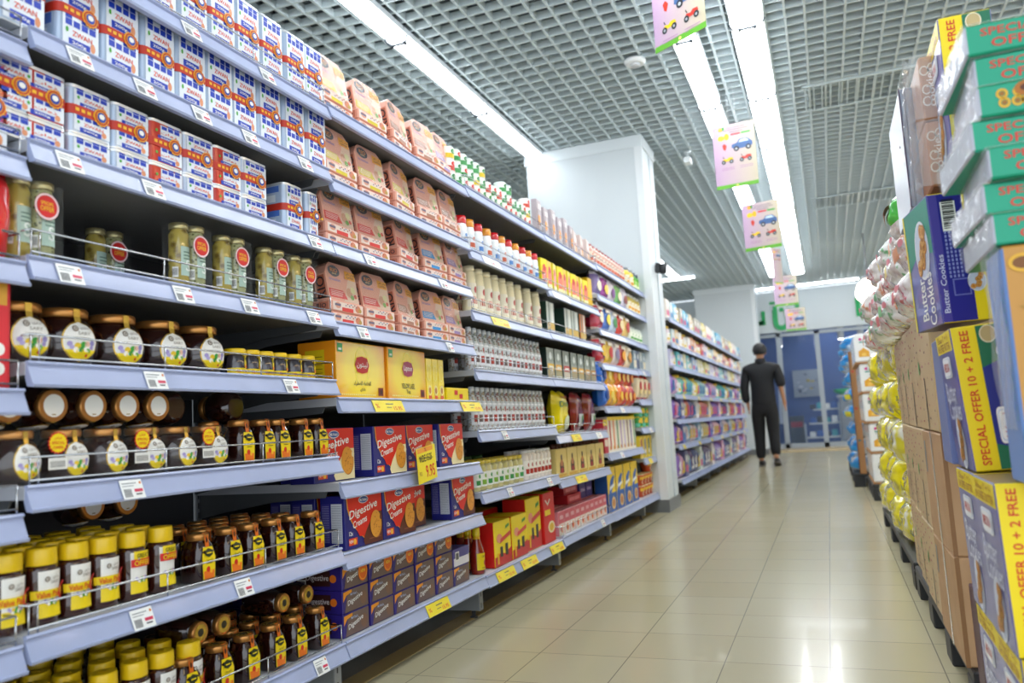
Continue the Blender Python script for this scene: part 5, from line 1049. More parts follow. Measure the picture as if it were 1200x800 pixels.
# ================================================================ SHELVES BEYOND THE NEAR PILLAR
FC = [[('#7a4ab0', 'purple'), ('#d88ab0', 'pink'), ('#3a3f7a', 'navy'), ('#dfe8dc', 'white green'), ('#5a3a6a', 'plum'), ('#e8dcd8', 'cream')],
      [('#7038b0', 'purple'), ('#e0a8c0', 'rose'), ('#4a58a8', 'blue'), ('#f0d8dc', 'pale pink'), ('#7ab0d0', 'sky blue'), ('#e0d8a8', 'straw')],
      [('#7a48c0', 'violet'), ('#d890c0', 'pink'), ('#4a4a98', 'indigo'), ('#efe6e2', 'white'), ('#d85a4a', 'red'), ('#e8c48a', 'sand')],
      [('#8a5ac0', 'purple'), ('#d8a0c8', 'mauve'), ('#3aa898', 'teal'), ('#4ab8b0', 'turquoise'), ('#e8d84a', 'yellow'), ('#a8d8d0', 'mint')],
      [('#c8c4e8', 'lavender'), ('#d8c0d8', 'lilac'), ('#4ac0c8', 'aqua'), ('#a8c0e0', 'pale blue'), ('#e8e0a0', 'pale yellow'), ('#f0e88a', 'lemon')],
      [('#e8d0dc', 'pale pink'), ('#c0d8dc', 'ice blue'), ('#e8b85a', 'amber'), ('#f0ece8', 'white'), ('#e88a3a', 'orange'), ('#d85a4a', 'red')],
      [('#e8dcd0', 'cream'), ('#b8d0d8', 'ice blue'), ('#4ab0d8', 'bright blue'), ('#e0c090', 'tan'), ('#a8a090', 'taupe'), ('#e0c83a', 'yellow')]]
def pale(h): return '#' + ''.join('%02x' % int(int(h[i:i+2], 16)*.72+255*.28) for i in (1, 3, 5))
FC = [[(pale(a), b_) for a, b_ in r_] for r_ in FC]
bn = ['nearest', 'second', 'third', 'fourth', 'fifth', 'sixth', 'furthest']
def farpack(kind, hx, acc, w_, h):
    if kind == 'b': return pouch('household_bag', w_, h, .12, hx, hx, (('d', 0, .5, .28, .2, acc), ('r', 0, .25, .32, .07, acc)), int(hx[1:3], 16))
    if kind == 'j': return lambda: jarf(w_/2*.8, h, hx, acc, '#efefec', acc)
    return lambda: carton(w_*.94, h, .1, hx, (('r', 0, .3, .4, .14, acc), ('d', 0, .68, .3, .16, '#f3efe8')))
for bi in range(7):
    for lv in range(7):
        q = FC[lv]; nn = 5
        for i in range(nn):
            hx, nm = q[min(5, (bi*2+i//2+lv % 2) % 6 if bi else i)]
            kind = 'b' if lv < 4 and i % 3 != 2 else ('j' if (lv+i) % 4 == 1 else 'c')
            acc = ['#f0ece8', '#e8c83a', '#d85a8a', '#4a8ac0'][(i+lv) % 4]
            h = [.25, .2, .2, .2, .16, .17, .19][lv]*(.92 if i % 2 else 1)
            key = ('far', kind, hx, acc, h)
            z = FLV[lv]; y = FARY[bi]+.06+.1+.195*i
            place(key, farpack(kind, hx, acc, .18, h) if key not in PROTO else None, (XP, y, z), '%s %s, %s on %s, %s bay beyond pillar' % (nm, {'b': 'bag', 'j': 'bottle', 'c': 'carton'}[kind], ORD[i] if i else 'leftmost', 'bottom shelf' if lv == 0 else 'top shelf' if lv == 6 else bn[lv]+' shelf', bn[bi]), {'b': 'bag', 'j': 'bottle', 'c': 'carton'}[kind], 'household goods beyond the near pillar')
# ================================================================ RIGHT HAND ROW OF STACKED GOODS
XR = .25
PLM = mat('#26282b', .5)
def pallet(x0, x1, y0, y1, h, lab):
    t = empty('plastic_pallet', ((x0+x1)/2, (y0+y1)/2, 0)); a, b_ = (x1-x0)/2, (y1-y0)/2
    m = MB(); m.bev(-a, a, -b_, b_, h-.03, h, PLM, .004); m.build('deck', t)
    for i in range(3):
        for j in range(4):
            m = MB(); x = -a+.05+(2*a-.1)*i/2; y = -b_+.06+(2*b_-.12)*j/3; m.bev(x-.05, x+.05, y-.06, y+.06, 0, h-.03, PLM, .004); m.build('foot', t)
    tag(t, lab, 'pallet')
pallet(.26, 1.05, 2.22, 3.62, .11, 'black plastic pallet under the brown cardboard cases')
pallet(.26, 1.05, 3.68, 5.7, .11, 'black plastic pallet under the yellow bags')
pallet(.27, 1.05, 7.1, 8.05, .13, 'black plastic pallet under the white packs')
pallet(.16, 1.0, 8.35, 10.6, .13, 'black plastic pallet under the blue packs')
FILM = mat('#eef3f8', .07, alpha=.22, coat=1, bump=1, bscale=16)
GRNB = P('#1fa88a')
def offer_pack(w_, h, d, cookies=False):
    t = empty('offer_multipack'); m = MB(); m.bev(0, w_, 0, d, 0, h, GRNB, .003, {'-x': P('#c9cdd8'), '+z': P('#d9c24a')})
    m.build('carton', t); m = MB(); f = lambda a, b_, l: (a, -E_*(l+1), b_)
    if cookies:
        rr_ = random.Random(3)
        for i in range(9):
            x, z = .03+.016*(i % 6)+rr_.uniform(-.005, .005), h*.35+(h*.3 if i > 5 else 0)
            m.ring(f, x+.01, z, .009, .009, .004, P('#e0b32a'), 1, 12); m.disc(f, x+.01, z, .004, .004, P('#a8761c'), 1, 8)
        m.disc(f, .075, h*.72, .022, .014, P('#b5761e'), 2, 14); m.disc(f, .075, h*.74, .014, .007, P('#6a3a14'), 3, 12)
    else:
        m.text(f, 'SPECIAL', .068, h*.7, .09, h*.26, P('#d8453a'), 1); m.text(f, 'OFFER', .08, h*.3, .085, h*.3, P('#d8453a'), 1)
    m.build('front_print', t)
    m = MB(); q = .004
    n_ = 10
    vs = [(-q-.003*math.sin(j*2.3+i*1.7), d*j/n_, h*i/3) for j in range(n_+1) for i in range(4)]
    m.add(vs, [(j*4+i, j*4+i+1, (j+1)*4+i+1, (j+1)*4+i) for j in range(n_) for i in range(3)], FILM, True)
    m.box(-q, w_, -q, d, h, h+.001, FILM); m.build('plastic_film', t)
    return t
for k in range(7):
    z = 1.0+.0545*k; ck = (k == 4)
    place(('op', ck), lambda: offer_pack(.36, .052, .3, ck), (.272+[.006, .0, .01, -.006, .008, .01, 0][k], 1.5+[0, .01, -.01, .01, 0, .012, 0][k], z), 'green wrapped %s pack at upper right, %s from the bottom of its stack' % ('cookie picture' if ck else 'special offer', ['lowest', 'second', 'third', 'fourth', 'fifth', 'sixth', 'seventh'][k]) if k else 'green wrapped special offer pack, lowest of the upper right stack', 'offer pack', None, rz=[0, .03, -.02, .04, 0, -.03, .02][k])
def tan_box():
    t = empty('floral_carton'); m = MB(); m.bev(0, .34, 0, .13, -.09, .3, P('#c99a4e'), .004, {'-x': P('#7f9ed2')}); m.build('carton', t); f = lambda a, b_, l: (a, -E_*(l+1), b_); m = MB()
    m.disc(f, .03, .27, .022, .015, P('#8a5a1c'), 1, 16); m.ring(f, .03, .27, .022, .016, .006, P('#e0b33a'), 2, 16)
    for i in range(5): m.disc(f, .055+.012*(i % 3), .25-.02*i, .008, .008, P('#e8c23a'), 2, 10)
    for i in range(12): a = .02+.006*i; m.fan(f, [(a, .17+.004*i), (a+.012, .18+.004*i), (a+.016, .176+.004*i), (a+.006, .166+.003*i)], P('#a8862c'), 1); m.fan(f, [(a-.006, .2-.004*i), (a+.008, .198-.004*i), (a+.01, .193-.004*i)], P('#b5923a'), 2)
    m.fan(f, [(.035, .0), (.34, .0), (.34, .11), (.1, .12), (.035, .13)], P('#2f3f8a'), 3); m.fan(f, [(.035, .13), (.1, .12), (.34, .11), (.34, .125), (.1, .135), (.035, .145)], P('#1f9a7a'), 3)
    m.star(f, .06, .09, .014, P('#e8c23a'), 4, 5, .5); m.star(f, .055, .05, .01, P('#dfe6f3'), 4, 6, .5); m.disc(f, .075, .075, .012, .01, P('#d9a23a'), 5, 10)
    m.rect(f, .002, .338, -.088, .0, P('#1c8a63'), 3); m.text(f, 'OFFER', .06, -.045, .08, .02, P('#d8352c'), 4, rot=PI/2)
    for i in range(14): m.text(lambda a, b_, l: (-E_*(l+1), .02-a, b_), 'a', 0, .02+.016*i, .006, .01, P('#35b5a5'), 1)
    m.build('front_print', t)
    m = MB(); n_ = 8; vs = [(-.006-.004*math.sin(j*2.1+i*1.3), .13*j/n_, .3*i/8) for j in range(n_+1) for i in range(9)]; m.add(vs, [(j*9+i, j*9+i+1, (j+1)*9+i+1, (j+1)*9+i) for j in range(n_) for i in range(8)], FILM, True); m.build('plastic_film', t); return t
place('tan', tan_box, (.285, 1.5, .697), 'tan carton with plant pattern under the green offer packs', 'carton')
place('bx1', lambda: (lambda t: (MB().bev(0, .34, 0, .13, 0, .3, mat('#9a7a5a', .6), .003, {'-y': P('#6f8f92')}).build('carton', t), t)[1])(empty('cardboard_box')), (.29, 1.455, .021), 'grey green cardboard box in the lower right corner', 'box')
# cookie cartons
CKB = ramp_mat('cookie_card_blue', '#3a3f9a', '#6a72b8', 3, 'noise', .3, .4, (.35, .7), (1, 1, .6))
def dish(m, f, a, b, s, n=9, l=1):
    m.disc(f, a, b, .045*s, .055*s, P('#e8ecf2'), l, 24); m.disc(f, a, b, .04*s, .05*s, P('#ccd4e6'), l+1, 24); rr_ = random.Random(2)
    for i in range(n): x = a+rr_.uniform(-.024, .024)*s; z = b+rr_.uniform(-.034, .034)*s; m.disc(f, x, z, .014*s, .014*s, P('#c98a3a'), l+2+i % 2, 12); m.ring(f, x, z, .011*s, .011*s, .003*s, P('#e8b86a'), l+4, 12)
def badge(m, f, a, b, w_, h, t_, rot=0, l=1):
    c, d = math.cos(rot), math.sin(rot)
    for k, (q, cc_) in enumerate(((1, '#f3f5f8'), (.86, '#c9d8ee'), (.8, '#f3f5f8'))):
        o = [(x*w_/2*q, z*h/2*q) for x, z in rrect(-1, 1, -1, 1, .35)]; m.fan(f, [(a+x*c-z*d, b+x*d+z*c) for x, z in o], P(cc_), l+k)
    m.text(f, t_, a, b, w_*.66, h*.42, P('#c42c3a'), l+3, rot=rot)
def cookie_carton(flip=False):
    """spine 0.10 wide faces -Y, main face 0.22 wide faces -X"""
    t = empty('cookie_carton'); H = .29; W = .1; Dp = .22
    m = MB(); m.bev(0, W, 0, Dp, 0, H, CKB, .002, {'-y': P('#f3de14'), '+z': P('#8a7a5c'), '-z': P('#8a7a5c')}); m.build('carton', t)
    f = lambda a, b_, l: (a, -E_*(l+1), b_); g = lambda a, b_, l: (-E_*(l+1), Dp-a, b_)
    m = MB()
    if flip:
        m.rect(f, .002, W-.03, .002, H-.002, P('#2c2a9a'), 0); m.rect(f, .002, .02, .002, H-.002, P('#5a50a8'), 1); m.rect(f, W-.03, W-.002, .002, H-.002, P('#f3de14'), 1)
        m.rect(f, .025, .055, H*.7, H*.93, WHITE, 1)
        for i in range(16): m.rect(f, .028, .052, H*.72+.0043*i, H*.72+.0043*i+.0018+.0008*(i % 3), BLACK, 2)
        for c in range(4):
            for i in range(12): m.rect(f, .026+.008*c, .03+.008*c, H*.34+.009*i, H*.34+.009*i+.006, P('#9aa0d8'), 1)
        m.rect(f, .03, .065, H*.2, H*.33, P('#7d82c8'), 1); m.rect(f, .033, .062, H*.21, H*.32, P('#2c2a9a'), 2)
        dish(m, f, .078, H*.3, .42, 6, 2); m.text(f, 'Butter Cookies', .012, H*.3, .13, .012, P('#d6d9f0'), 2, rot=PI/2)
    else:
        m.rect(f, W*.46, W-.002, .002, H-.002, P('#1d7f5f'), 0); m.fan(f, [(W*.46, H*.18), (W-.002, H*.12), (W-.002, H*.62), (W*.75, H*.74), (W*.46, H*.7)], P('#2a3c96'), 1)
        m.text(f, 'SPECIAL OFFER', W*.24, H*.3, H*.52, W*.16, P('#d8321e'), 1, rot=PI/2); m.text(f, '10 + 2 FREE', W*.24, H*.78, H*.38, W*.16, P('#d8321e'), 1, rot=PI/2)
        badge(m, f, W*.72, H*.3, .072, .034, 'ﺎﻧﺎﻜﻳﺮﻣﺍ', PI/2, 2); m.disc(f, W*.66, H*.93, .015, .018, P('#c9b88a'), 1, 16); m.ring(f, W*.66, H*.93, .015, .018, .002, P('#efe9d0'), 2); dish(m, f, W*.88, H*.8, .3, 5, 2)
    m.build('spine_print', t)
    m = MB()
    if flip:
        m.fan(g, [(.004, H-.004), (Dp-.002, H-.004), (Dp-.002, H*.55), (.1, H*.62), (.004, H*.5)], P('#1f9a86'), 0); m.rect(g, .002, .014, .002, H-.002, P('#e8dc4a'), 1); dish(m, g, Dp*.62, H*.62, 1.25, 12, 1)
        m.text(g, 'Butter', Dp*.45, H*.24, .1, .05, WHITE, 1, rot=PI/2); m.text(g, 'Cookies', Dp*.72, H*.22, .12, .05, WHITE, 1, rot=PI/2)
    else:
        m.rect(g, .002, Dp-.002, H*.85, H-.002, P('#f3de14'), 0); m.text(g, '10+2 FREE  BUTTER', Dp*.5, H*.89, Dp*.8, .016, P('#b5761e'), 1); m.text(g, 'ﺎﻧﺎﺠﻣ ٢ + ١٠', Dp*.5, H*.95, Dp*.7, .018, P('#b5761e'), 1)
        badge(m, g, Dp*.5, H*.74, .11, .045, 'AMERICANA', 0, 1)
        m.text(g, 'Butter', Dp*.45, H*.56, Dp*.6, .042, P('#dfe3f3'), 1, slant=.15); m.text(g, 'Cookies', Dp*.52, H*.43, Dp*.7, .045, P('#dfe3f3'), 1, slant=.15); dish(m, g, Dp*.55, H*.2, 1.05, 10, 1)
    m.build('main_face_print', t)
    return t
TZ = [.125, .465, .81, 1.155]
TZN = ['lowest', 'second', 'third', 'top']
def ck(x, y, z, lab, flip=False, rz=0, tilt=0):
    o = place(('ck', flip), lambda: cookie_carton(flip), (x, y, z), lab, 'cookie carton', None, rz=rz); o.rotation_euler.y = tilt
ck(.258, 1.83, .607, 'cookie carton showing yellow spine with red offer lettering, centre right edge', tilt=-.06)
ck(.25, 1.97, .92, 'blue cookie carton turned with barcode spine, above the yellow spined one', True, rz=.14, tilt=-.02)
ck(.256, 1.6, .314, 'blue cookie carton with yellow band, right one of the lower pair', tilt=-.02)
ck(.258, 1.83, .314, 'blue cookie carton with yellow band, left one of the lower pair', tilt=-.02)
ck(.262, 1.6, .021, 'blue cookie carton at the floor under right one of the pair', tilt=-.01)
ck(.264, 1.83, .021, 'blue cookie carton at the floor under left one of the pair', tilt=-.01)
ck(.29, 1.86, 1.27, 'cookie carton at the very top with yellow spine peeping out', tilt=0)
m = MB(); m.bev(0, .7, 0, .72, 0, .02, mat('#6a6a68', .6), .003); o = m.build('display_board'); o.location = (.25, 1.44, 0); tag(o, 'thin grey board on the floor under the cookie cartons', 'board')
# plastic wrapped cookie cartons left of these
def wrapped(col, h):
    t = empty('wrapped_cookie_pack'); m = MB(); m.bev(0, .3, 0, .2, 0, h, P(col), .004); m.build('carton', t); m = MB(); f = lambda a, b_, l: (a, -E_*(l+1), b_)
    rr_ = random.Random(5)
    for i in range(14): x = rr_.uniform(.01, .07); z = rr_.uniform(.02, h-.02); m.ring(f, x, z, .01, .012, .003, P('#e6dccb'), 1, 10)
    m.text(f, 'cookies', .02, h*.5, h*.6, .016, P('#efe6da'), 1, rot=PI/2); m.build('front_print', t)
    m = MB(); n_ = 8; vs = [(-.02-.012*math.sin(j*1.1+i*.9), .2*j/n_-.01, h*i/8) for j in range(n_+1) for i in range(9)]; m.add(vs, [(j*9+i, j*9+i+1, (j+1)*9+i+1, (j+1)*9+i) for j in range(n_) for i in range(8)], FILM, True)
    vs = [(-.02+.14*j/4, -.012-.004*math.sin(j*2+i), h*i/6) for j in range(5) for i in range(7)]; m.add(vs, [(j*7+i, j*7+i+1, (j+1)*7+i+1, (j+1)*7+i) for j in range(4) for i in range(6)], FILM, True); m.build('plastic_film', t); return t
for i, (z, c) in enumerate(((1.232, '#b8835c'), (1.386, '#b98a64'))): place(('wr', c), lambda: wrapped(c, .15), (.262, 1.99, z), 'brown film wrapped cookie pack over the barcode carton, %s one' % ['lower', 'upper'][i], 'cookie pack')
m = MB(); m.bev(-.012, .0, 0, .34, 0, .3, mat('#8f99aa', .3), .003); m.box(-.0135, -.0115, .0, .008, 0, .3, P('#5a4668')); m.box(-.0135, -.0115, .1, .105, .18, .185, P('#5a4668')); m.bev(0, .05, 0, .34, 0, .3, mat('#8f99aa', .3), .003); o = m.build('grey_wrapped_carton'); o.location = (.245, 2.14, 1.225); tag(o, 'pale grey film wrapped carton with purple edge, top of right row', 'carton')
m = MB(); m.bev(0, .06, 0, .14, 0, .29, P('#7d8ab8'), .003); f = lambda a, b_, l: (a, -E_*(l+1), b_); dish(m, f, .03, .12, .5, 6, 1); m.rect(f, .005, .055, .24, .275, WHITE, 1); o = m.build('pale_blue_carton'); o.location = (.25, 2.08, .607); o['x'] = 0; tag(o, 'pale blue cookie carton left of the yellow spined carton', 'carton'); del o['x']
m = MB(); m.bev(0, .02, 0, .1, 0, .3, P('#5a3048'), .003); f = lambda a, b_, l: (a, -E_*(l+1), b_); m.text(f, '3', .03, .05, .02, .03, P('#c98ab0'), 1); o = m.build('plum_carton'); o.location = (.268, 2.1, .021); tag(o, 'dark plum carton edge beside the brown cases', 'carton')
# cardboard cases
KR = ramp_mat('kraft_card', '#b08a62', '#bd9870', 9, 'noise', .6, 0, (.3, .7)); BE = P('#cdb58c')
TAPE = mat('#d8cdb8', .2, coat=.5)
def case(kind, w_=.3, d=.4, h=.3):
    t = empty('cardboard_case'); m = MB(); m.bev(0, w_, 0, d, 0, h, BE if kind == 'p' else KR, .004); m.build('case', t); m = MB(); f = lambda a, b_, l: (a, -E_*(l+1), b_); g = lambda a, b_, l: (-E_*(l+1), d-a, b_)
    if kind == 'p':
        for i in range(6): m.disc(f, .05, h*(.1+.16*i), .032, .011, P('#b5283a'), 1, 16); m.text(f, 'choco', .05, h*(.1+.16*i), .045, .011, P('#e8c8b8'), 2)
        rr_ = random.Random(9)
        for i in range(40):
            a = d*(.08+(i % 5)*.2)+rr_.uniform(-.02, .02); z = h*(.08+(i//5)*.12)+rr_.uniform(-.01, .01); q = rr_.uniform(.004, .014); m.rect(g, a-q, a+q, z-.003, z+.003, P(rr_.choice(['#b5586a', '#a8746a', '#b84a5a', '#8a6a5a'])), 1)
        m.rect(g, d*.5, d*.54, .0, h*.45, P('#6a5f50'), 1); m.disc(g, .12, h*.55, .014, .02, P('#4aa84a'), 2, 10)
    else:
        m.rect(g, d*.47, d*.53, 0, h, TAPE, 1); m.rect(f, .0, .01, 0, h, P('#9a7650'), 1); m.rect(g, .03, .06, h*.6, h*.9, P('#8a8f8a'), 1)
    m.build('print', t); return t
CY = [2.25, 2.68, 3.1, 3.4]; cn2 = ['nearest', 'second', 'third', 'furthest']
for i in range(4):
    d = [.42, .41, .29, .28][i]
    place(('cs', 'p', d), lambda: case('p', .3, d, .315), (XR+.008*i, CY[i], .675), 'beige printed cardboard case, %s of the upper row' % cn2[i], 'case', None)
    k = 'k' if i == 0 else 'p'
    place(('cs', k, d, 2), lambda: case(k, .3, d, .3), (XR+.008*i, CY[i], .372), '%s cardboard case, %s of the middle row' % ('plain brown' if i == 0 else 'beige printed', cn2[i]), 'case', None)
    place(('cs', k, d, 3), lambda: case(k, .3, d, .26), (XR+.008*i, CY[i], .111), '%s cardboard case, %s of the lowest row' % ('plain brown' if i == 0 else 'beige printed', cn2[i]), 'case', None)
for i in range(3):
    for lv, z in enumerate((.675, .372, .111)):
        place(('cs', 'k2', lv), lambda: case('k', .3, .42, [.315, .3, .26][lv]), (.57, CY[i]+(0 if i < 2 else 0), z) if i < 2 else (.57, 3.12, z), 'brown case behind the front cases, %s column, %s row' % (cn2[i], ['upper', 'middle', 'lowest'][lv]), 'case', 'rear brown cases')
# bagged noodles in clear film
NM = [ramp_mat('noodle_film_red', '#e6dfdf', '#c86474', 34, 'noise', .14, .8, (.5, .62), bump=.6), ramp_mat('noodle_film_pale', '#e9e6e4', '#c0b0ac', 26, 'noise', .14, .8, (.4, .7), bump=.6),
      ramp_mat('noodle_film_green', '#e4e6e2', '#7ab080', 30, 'noise', .14, .8, (.56, .66), bump=.6), ramp_mat('noodle_film_orange', '#e8e2de', '#d8987a', 32, 'noise', .14, .8, (.54, .66), bump=.6)]
NG = ramp_mat('noodle_bag_green', '#2fa83a', '#5ac84a', 10, 'noise', .15, .8, (.3, .7), bump=.4)
def noodle_bag(k, w_=.3, h=.135, d=.2):
    t = empty('noodle_bag'); a = NM[k % 4] if k < 9 else NG; b_ = NM[(k+1) % 4]
    m = MB(); bagmesh(m, w_, h, d, lambda u, v: a if (k == 9 and v > .45) or k < 9 and abs(u-.5) < .28 else (NM[1] if k == 9 else b_), k, 0, 14); m.build('bag', t)
    f = bagf(w_, h, d); m = MB()
    if k == 9: m.disc(f, 0, h*.68, .04, .036, P('#8a2c24'), 8, 20); m.disc(f, 0, h*.68, .034, .03, P('#e0a03a'), 10, 18); m.disc(f, .005, h*.7, .02, .015, P('#c9402c'), 12, 12)
    else: m.rect(f, -w_*.2, w_*.1, h*.3, h*.55, P(['#d86a74', '#ecdc8a', '#7ac084', '#e0a078'][k % 4]), 8, 5, 4); m.disc(f, w_*.2, h*.55, w_*.06, h*.08, P('#d8909a'), 8, 12)
    m.build('front_print', t); return t
pos = []
for lv in range(3):
    for i in range(6 if lv < 2 else 5): pos.append((lv, i))
for lv, i in pos:
    k = 9 if (lv == 2 and i == 1) else (lv*3+i*2) % 7
    x = .24+.03*lv*(1 if i < 4 else .2)+.1
    place(('nb_', k), lambda: noodle_bag(k, .3 if k != 9 else .24, .14 if k != 9 else .17), (x-.13-.015*(i % 2), 2.55+.32*i, .995+.13*lv), '%s noodle bag in clear film, %s layer, %s' % ('bright green' if k == 9 else ['red', 'pale', 'green', 'orange'][k % 4]+' printed', ['lower', 'middle', 'upper'][lv], ['nearest', 'second', 'third', 'fourth', 'fifth', 'furthest'][i]), 'noodle bag', 'filmed noodle bags', rot=(R.uniform(-.1, .1), R.uniform(-.1, .15), PI+R.uniform(-.15, .15)))
m = MB(); m.bev(0, .4, 0, 1.7, 0, .32, mat('#c9c2b8', .6), .01); o = m.build('cardboard_tray'); o.location = (.50, 2.5, .995); tag(o, 'pale cardboard crate behind the bagged noodles', 'crate')
YB = ramp_mat('yellow_bag_film', '#f2e41a', '#b8b02a', 16, 'noise', .14, 1, (.55, .75), bump=.9); YW = ramp_mat('yellow_bag_white', '#e8eae0', '#d8cf3a', 12, 'noise', .14, 1, (.5, .62), bump=.8)
YG = G('#e8dc1a')
def ybag(k):
    t = empty('yellow_pasta_bag'); m = MB(); bagmesh(m, .3, .19, .15, lambda u, v: YW if (v < .3 and k % 2) or (u > .75 and k == 2) else YB, 60+k, 0, 14); m.build('bag', t); m = MB(); f = bagf(.3, .2, .16); m.text(f, 'Pasta', 0, .1, .12, .03, P('#3a4a5a'), 8); m.build('front_print', t)
    rr_ = random.Random(k)                                             # crinkled end seal
    m = MB(); n_ = 14; vs = []
    for i in range(n_+1): a = -.15+.3*i/n_; vs += [(-.07+.01*math.sin(i*2.3), a, .19), (-.05+.03*rr_.random(), a, .235+.01*math.sin(i*1.7))]
    m.add(vs, [(2*i, 2*i+2, 2*i+3, 2*i+1) for i in range(n_)], YG, True); m.build('end_seal', t); return t
for lv in range(5):
    for i in range(6):
        k = (lv+i*2) % 4
        place(('yb', k), lambda: ybag(k), (.29-.02*((lv+i) % 3), 3.87+.33*i, .112+.19*lv), 'yellow bag in the crinkled pile, %s from near, %s layer' % (['nearest', 'second', 'third', 'fourth', 'fifth', 'sixth'][i], ['lowest', 'second', 'third', 'fourth', 'top'][lv]), 'bag', 'yellow bags', rot=(R.uniform(-.05, .05), R.uniform(-.02, .1), PI+R.uniform(-.12, .12)))
m = MB(); m.bev(0, .4, 0, 1.95, 0, .87, mat('#b8b08a', .6), .01); o = m.build('wrapped_core_stack'); o.location = (.52, 3.7, .112); tag(o, 'straw coloured block of goods behind the yellow bags', 'carton')
# white packs with gold pictures
def tissue(h, plain):
    t = empty('tissue_pack'); W, Dp = .52, .3
    m = MB(); m.bev(0, W, 0, Dp, .01, h, G('#eceef0'), .012); m.build('pack', t); m = MB(); m.box(-.006, W+.006, -.006, Dp+.006, 0, .01, mat('#a8763e', .6)); m.build('tray', t)
    f = lambda a, b_, l: (a, -E_*3*(l+1), b_); g = lambda a, b_, l: (-E_*3*(l+1), Dp-a, b_); m = MB()
    if plain: m.rect(f, .13, .135, .03, h*.9, P('#4a5a50'), 1); m.disc(f, .133, h*.35, .012, .012, P('#2f9a5a'), 2, 10)
    else:
        for i in range(4):
            a = .07+.125*i; m.fan(f, [(a+.04*x, h*.38+.038*z) for x, z in ((-1, -1), (1, -1), (1, .2), (.4, .6), (0, 1), (-.4, .6), (-1, .2))], P('#e8b23a'), 1); m.disc(f, a, h*.3, .018, .014, P('#f3cf6a'), 2, 10); m.disc(f, a-.02, h*.82, .012, .012, P('#d83a9a'), 1, 10)
        m.rect(f, .04, .2, h*.7, h*.74, P('#5aa8a0'), 1); m.disc(g, .15, h*.6, .03, .03, P('#5ab0c0'), 1, 12); m.disc(g, .08, h*.75, .015, .015, P('#d83a9a'), 1, 10)
    m.build('print', t); return t
for r_ in range(3):
    for lv in range(5):
        pl = lv == 0
        place(('tis', pl), lambda: tissue(.242, pl), (.285-.012*lv+.01*(lv % 2), 7.12+.31*r_, .131+.243*lv), 'white pack %s, %s layer, %s column' % ('with dark vertical line' if pl else 'with gold pictures', ['lowest', 'second', 'third', 'fourth', 'top'][lv], ['front', 'middle', 'rear'][r_]), 'tissue pack', 'white packs with gold pictures')
m = MB(); m.box(0, .06, 0, .006, 0, 1.15, mat('#a8784a', .6)); m.box(0, .006, 0, .06, 0, 1.15, mat('#a8784a', .6))
for z, c in ((.3, '#2a7a8a'), (.6, '#c9402c'), (.95, '#c9402c')): m.box(.015, .035, -.0006, 0, z, z+.02, P(c))
o = m.build('corner_protector'); o.location = (.215, 8.26, .131); tag(o, 'brown cardboard corner strip between white and blue packs', 'corner strip')
BF = [ramp_mat('blue_pack_film', '#dfeaf6', '#2f8fd8', 9, 'noise', .12, 1, (.45, .6), bump=.5), ramp_mat('pale_pack_film', '#eef3f8', '#9ac0e0', 7, 'noise', .12, 1, (.4, .7), bump=.5)]
def bpack(k):
    t = empty('blue_white_pack'); m = MB(); bagmesh(m, .5, .17, .3, lambda u, v: BF[0] if v > .45 else BF[1], 80+k, 1, 12); m.build('pack', t)
    m = MB(); f = bagf(.5, .17, .3); m.rect(f, -.2, .2, .04, .09, P('#3aa0dc' if k else '#e8dc3a'), 8, 8, 3); m.build('band', t); return t
for r_ in range(4):
    for lv in range(8):
        k = 0 if (lv in (3, 4) and r_ == 0) else 1
        place(('bp', k), lambda: bpack(k), (.16+.03*(r_ % 2)+.01*(lv % 3), 8.62+.52*r_, .131+.165*lv), 'blue and white film pack, %s layer, %s column' % (['lowest', 'second', 'third', 'fourth', 'fifth', 'sixth', 'seventh', 'top'][lv], ['nearest', 'second', 'third', 'furthest'][r_]), 'pack', 'blue and white packs', rz=PI+R.uniform(-.08, .08))
# a low run of goods further back so the aisle stays closed on the right
# ================================================================ THE WALKING PERSON
def skin(name, pts, edges, m, parent, lvl=2, root=0):
    me = D.meshes.new(name); me.from_pydata([p[:3] for p in pts], edges, []); o = D.objects.new(name, me); COL.objects.link(o)
    sk = o.modifiers.new('s', 'SKIN'); sk.use_smooth_shade = True; o.modifiers.new('u', 'SUBSURF').levels = lvl
    o.modifiers['u'].render_levels = lvl
    for i, p in enumerate(pts):
        r = p[3]; me.skin_vertices[0].data[i].radius = r if isinstance(r, tuple) else (r, r); me.skin_vertices[0].data[i].use_root = (i == root)
    bpy.context.view_layer.update(); me2 = D.meshes.new_from_object(o.evaluated_get(bpy.context.evaluated_depsgraph_get()))
    D.objects.remove(o); me2.materials.clear(); me2.materials.append(m)
    for p in me2.polygons: p.material_index = 0; p.use_smooth = True
    me2.name = name; o = D.objects.new(name, me2); COL.objects.link(o); o.parent = parent; return o
t = empty('person', (-.86, 12.05, 0), -.03); tag(t, 'person in black shirt and trousers walking away down the aisle', 'person')
SK = mat('#b98563', .5); SH = mat('#0d0f14', .75, bump=.3, bscale=12); TR = mat('#0c0d11', .8, bump=.3, bscale=10); HR = mat('#0c0b0c', .5, bump=1, bscale=80)
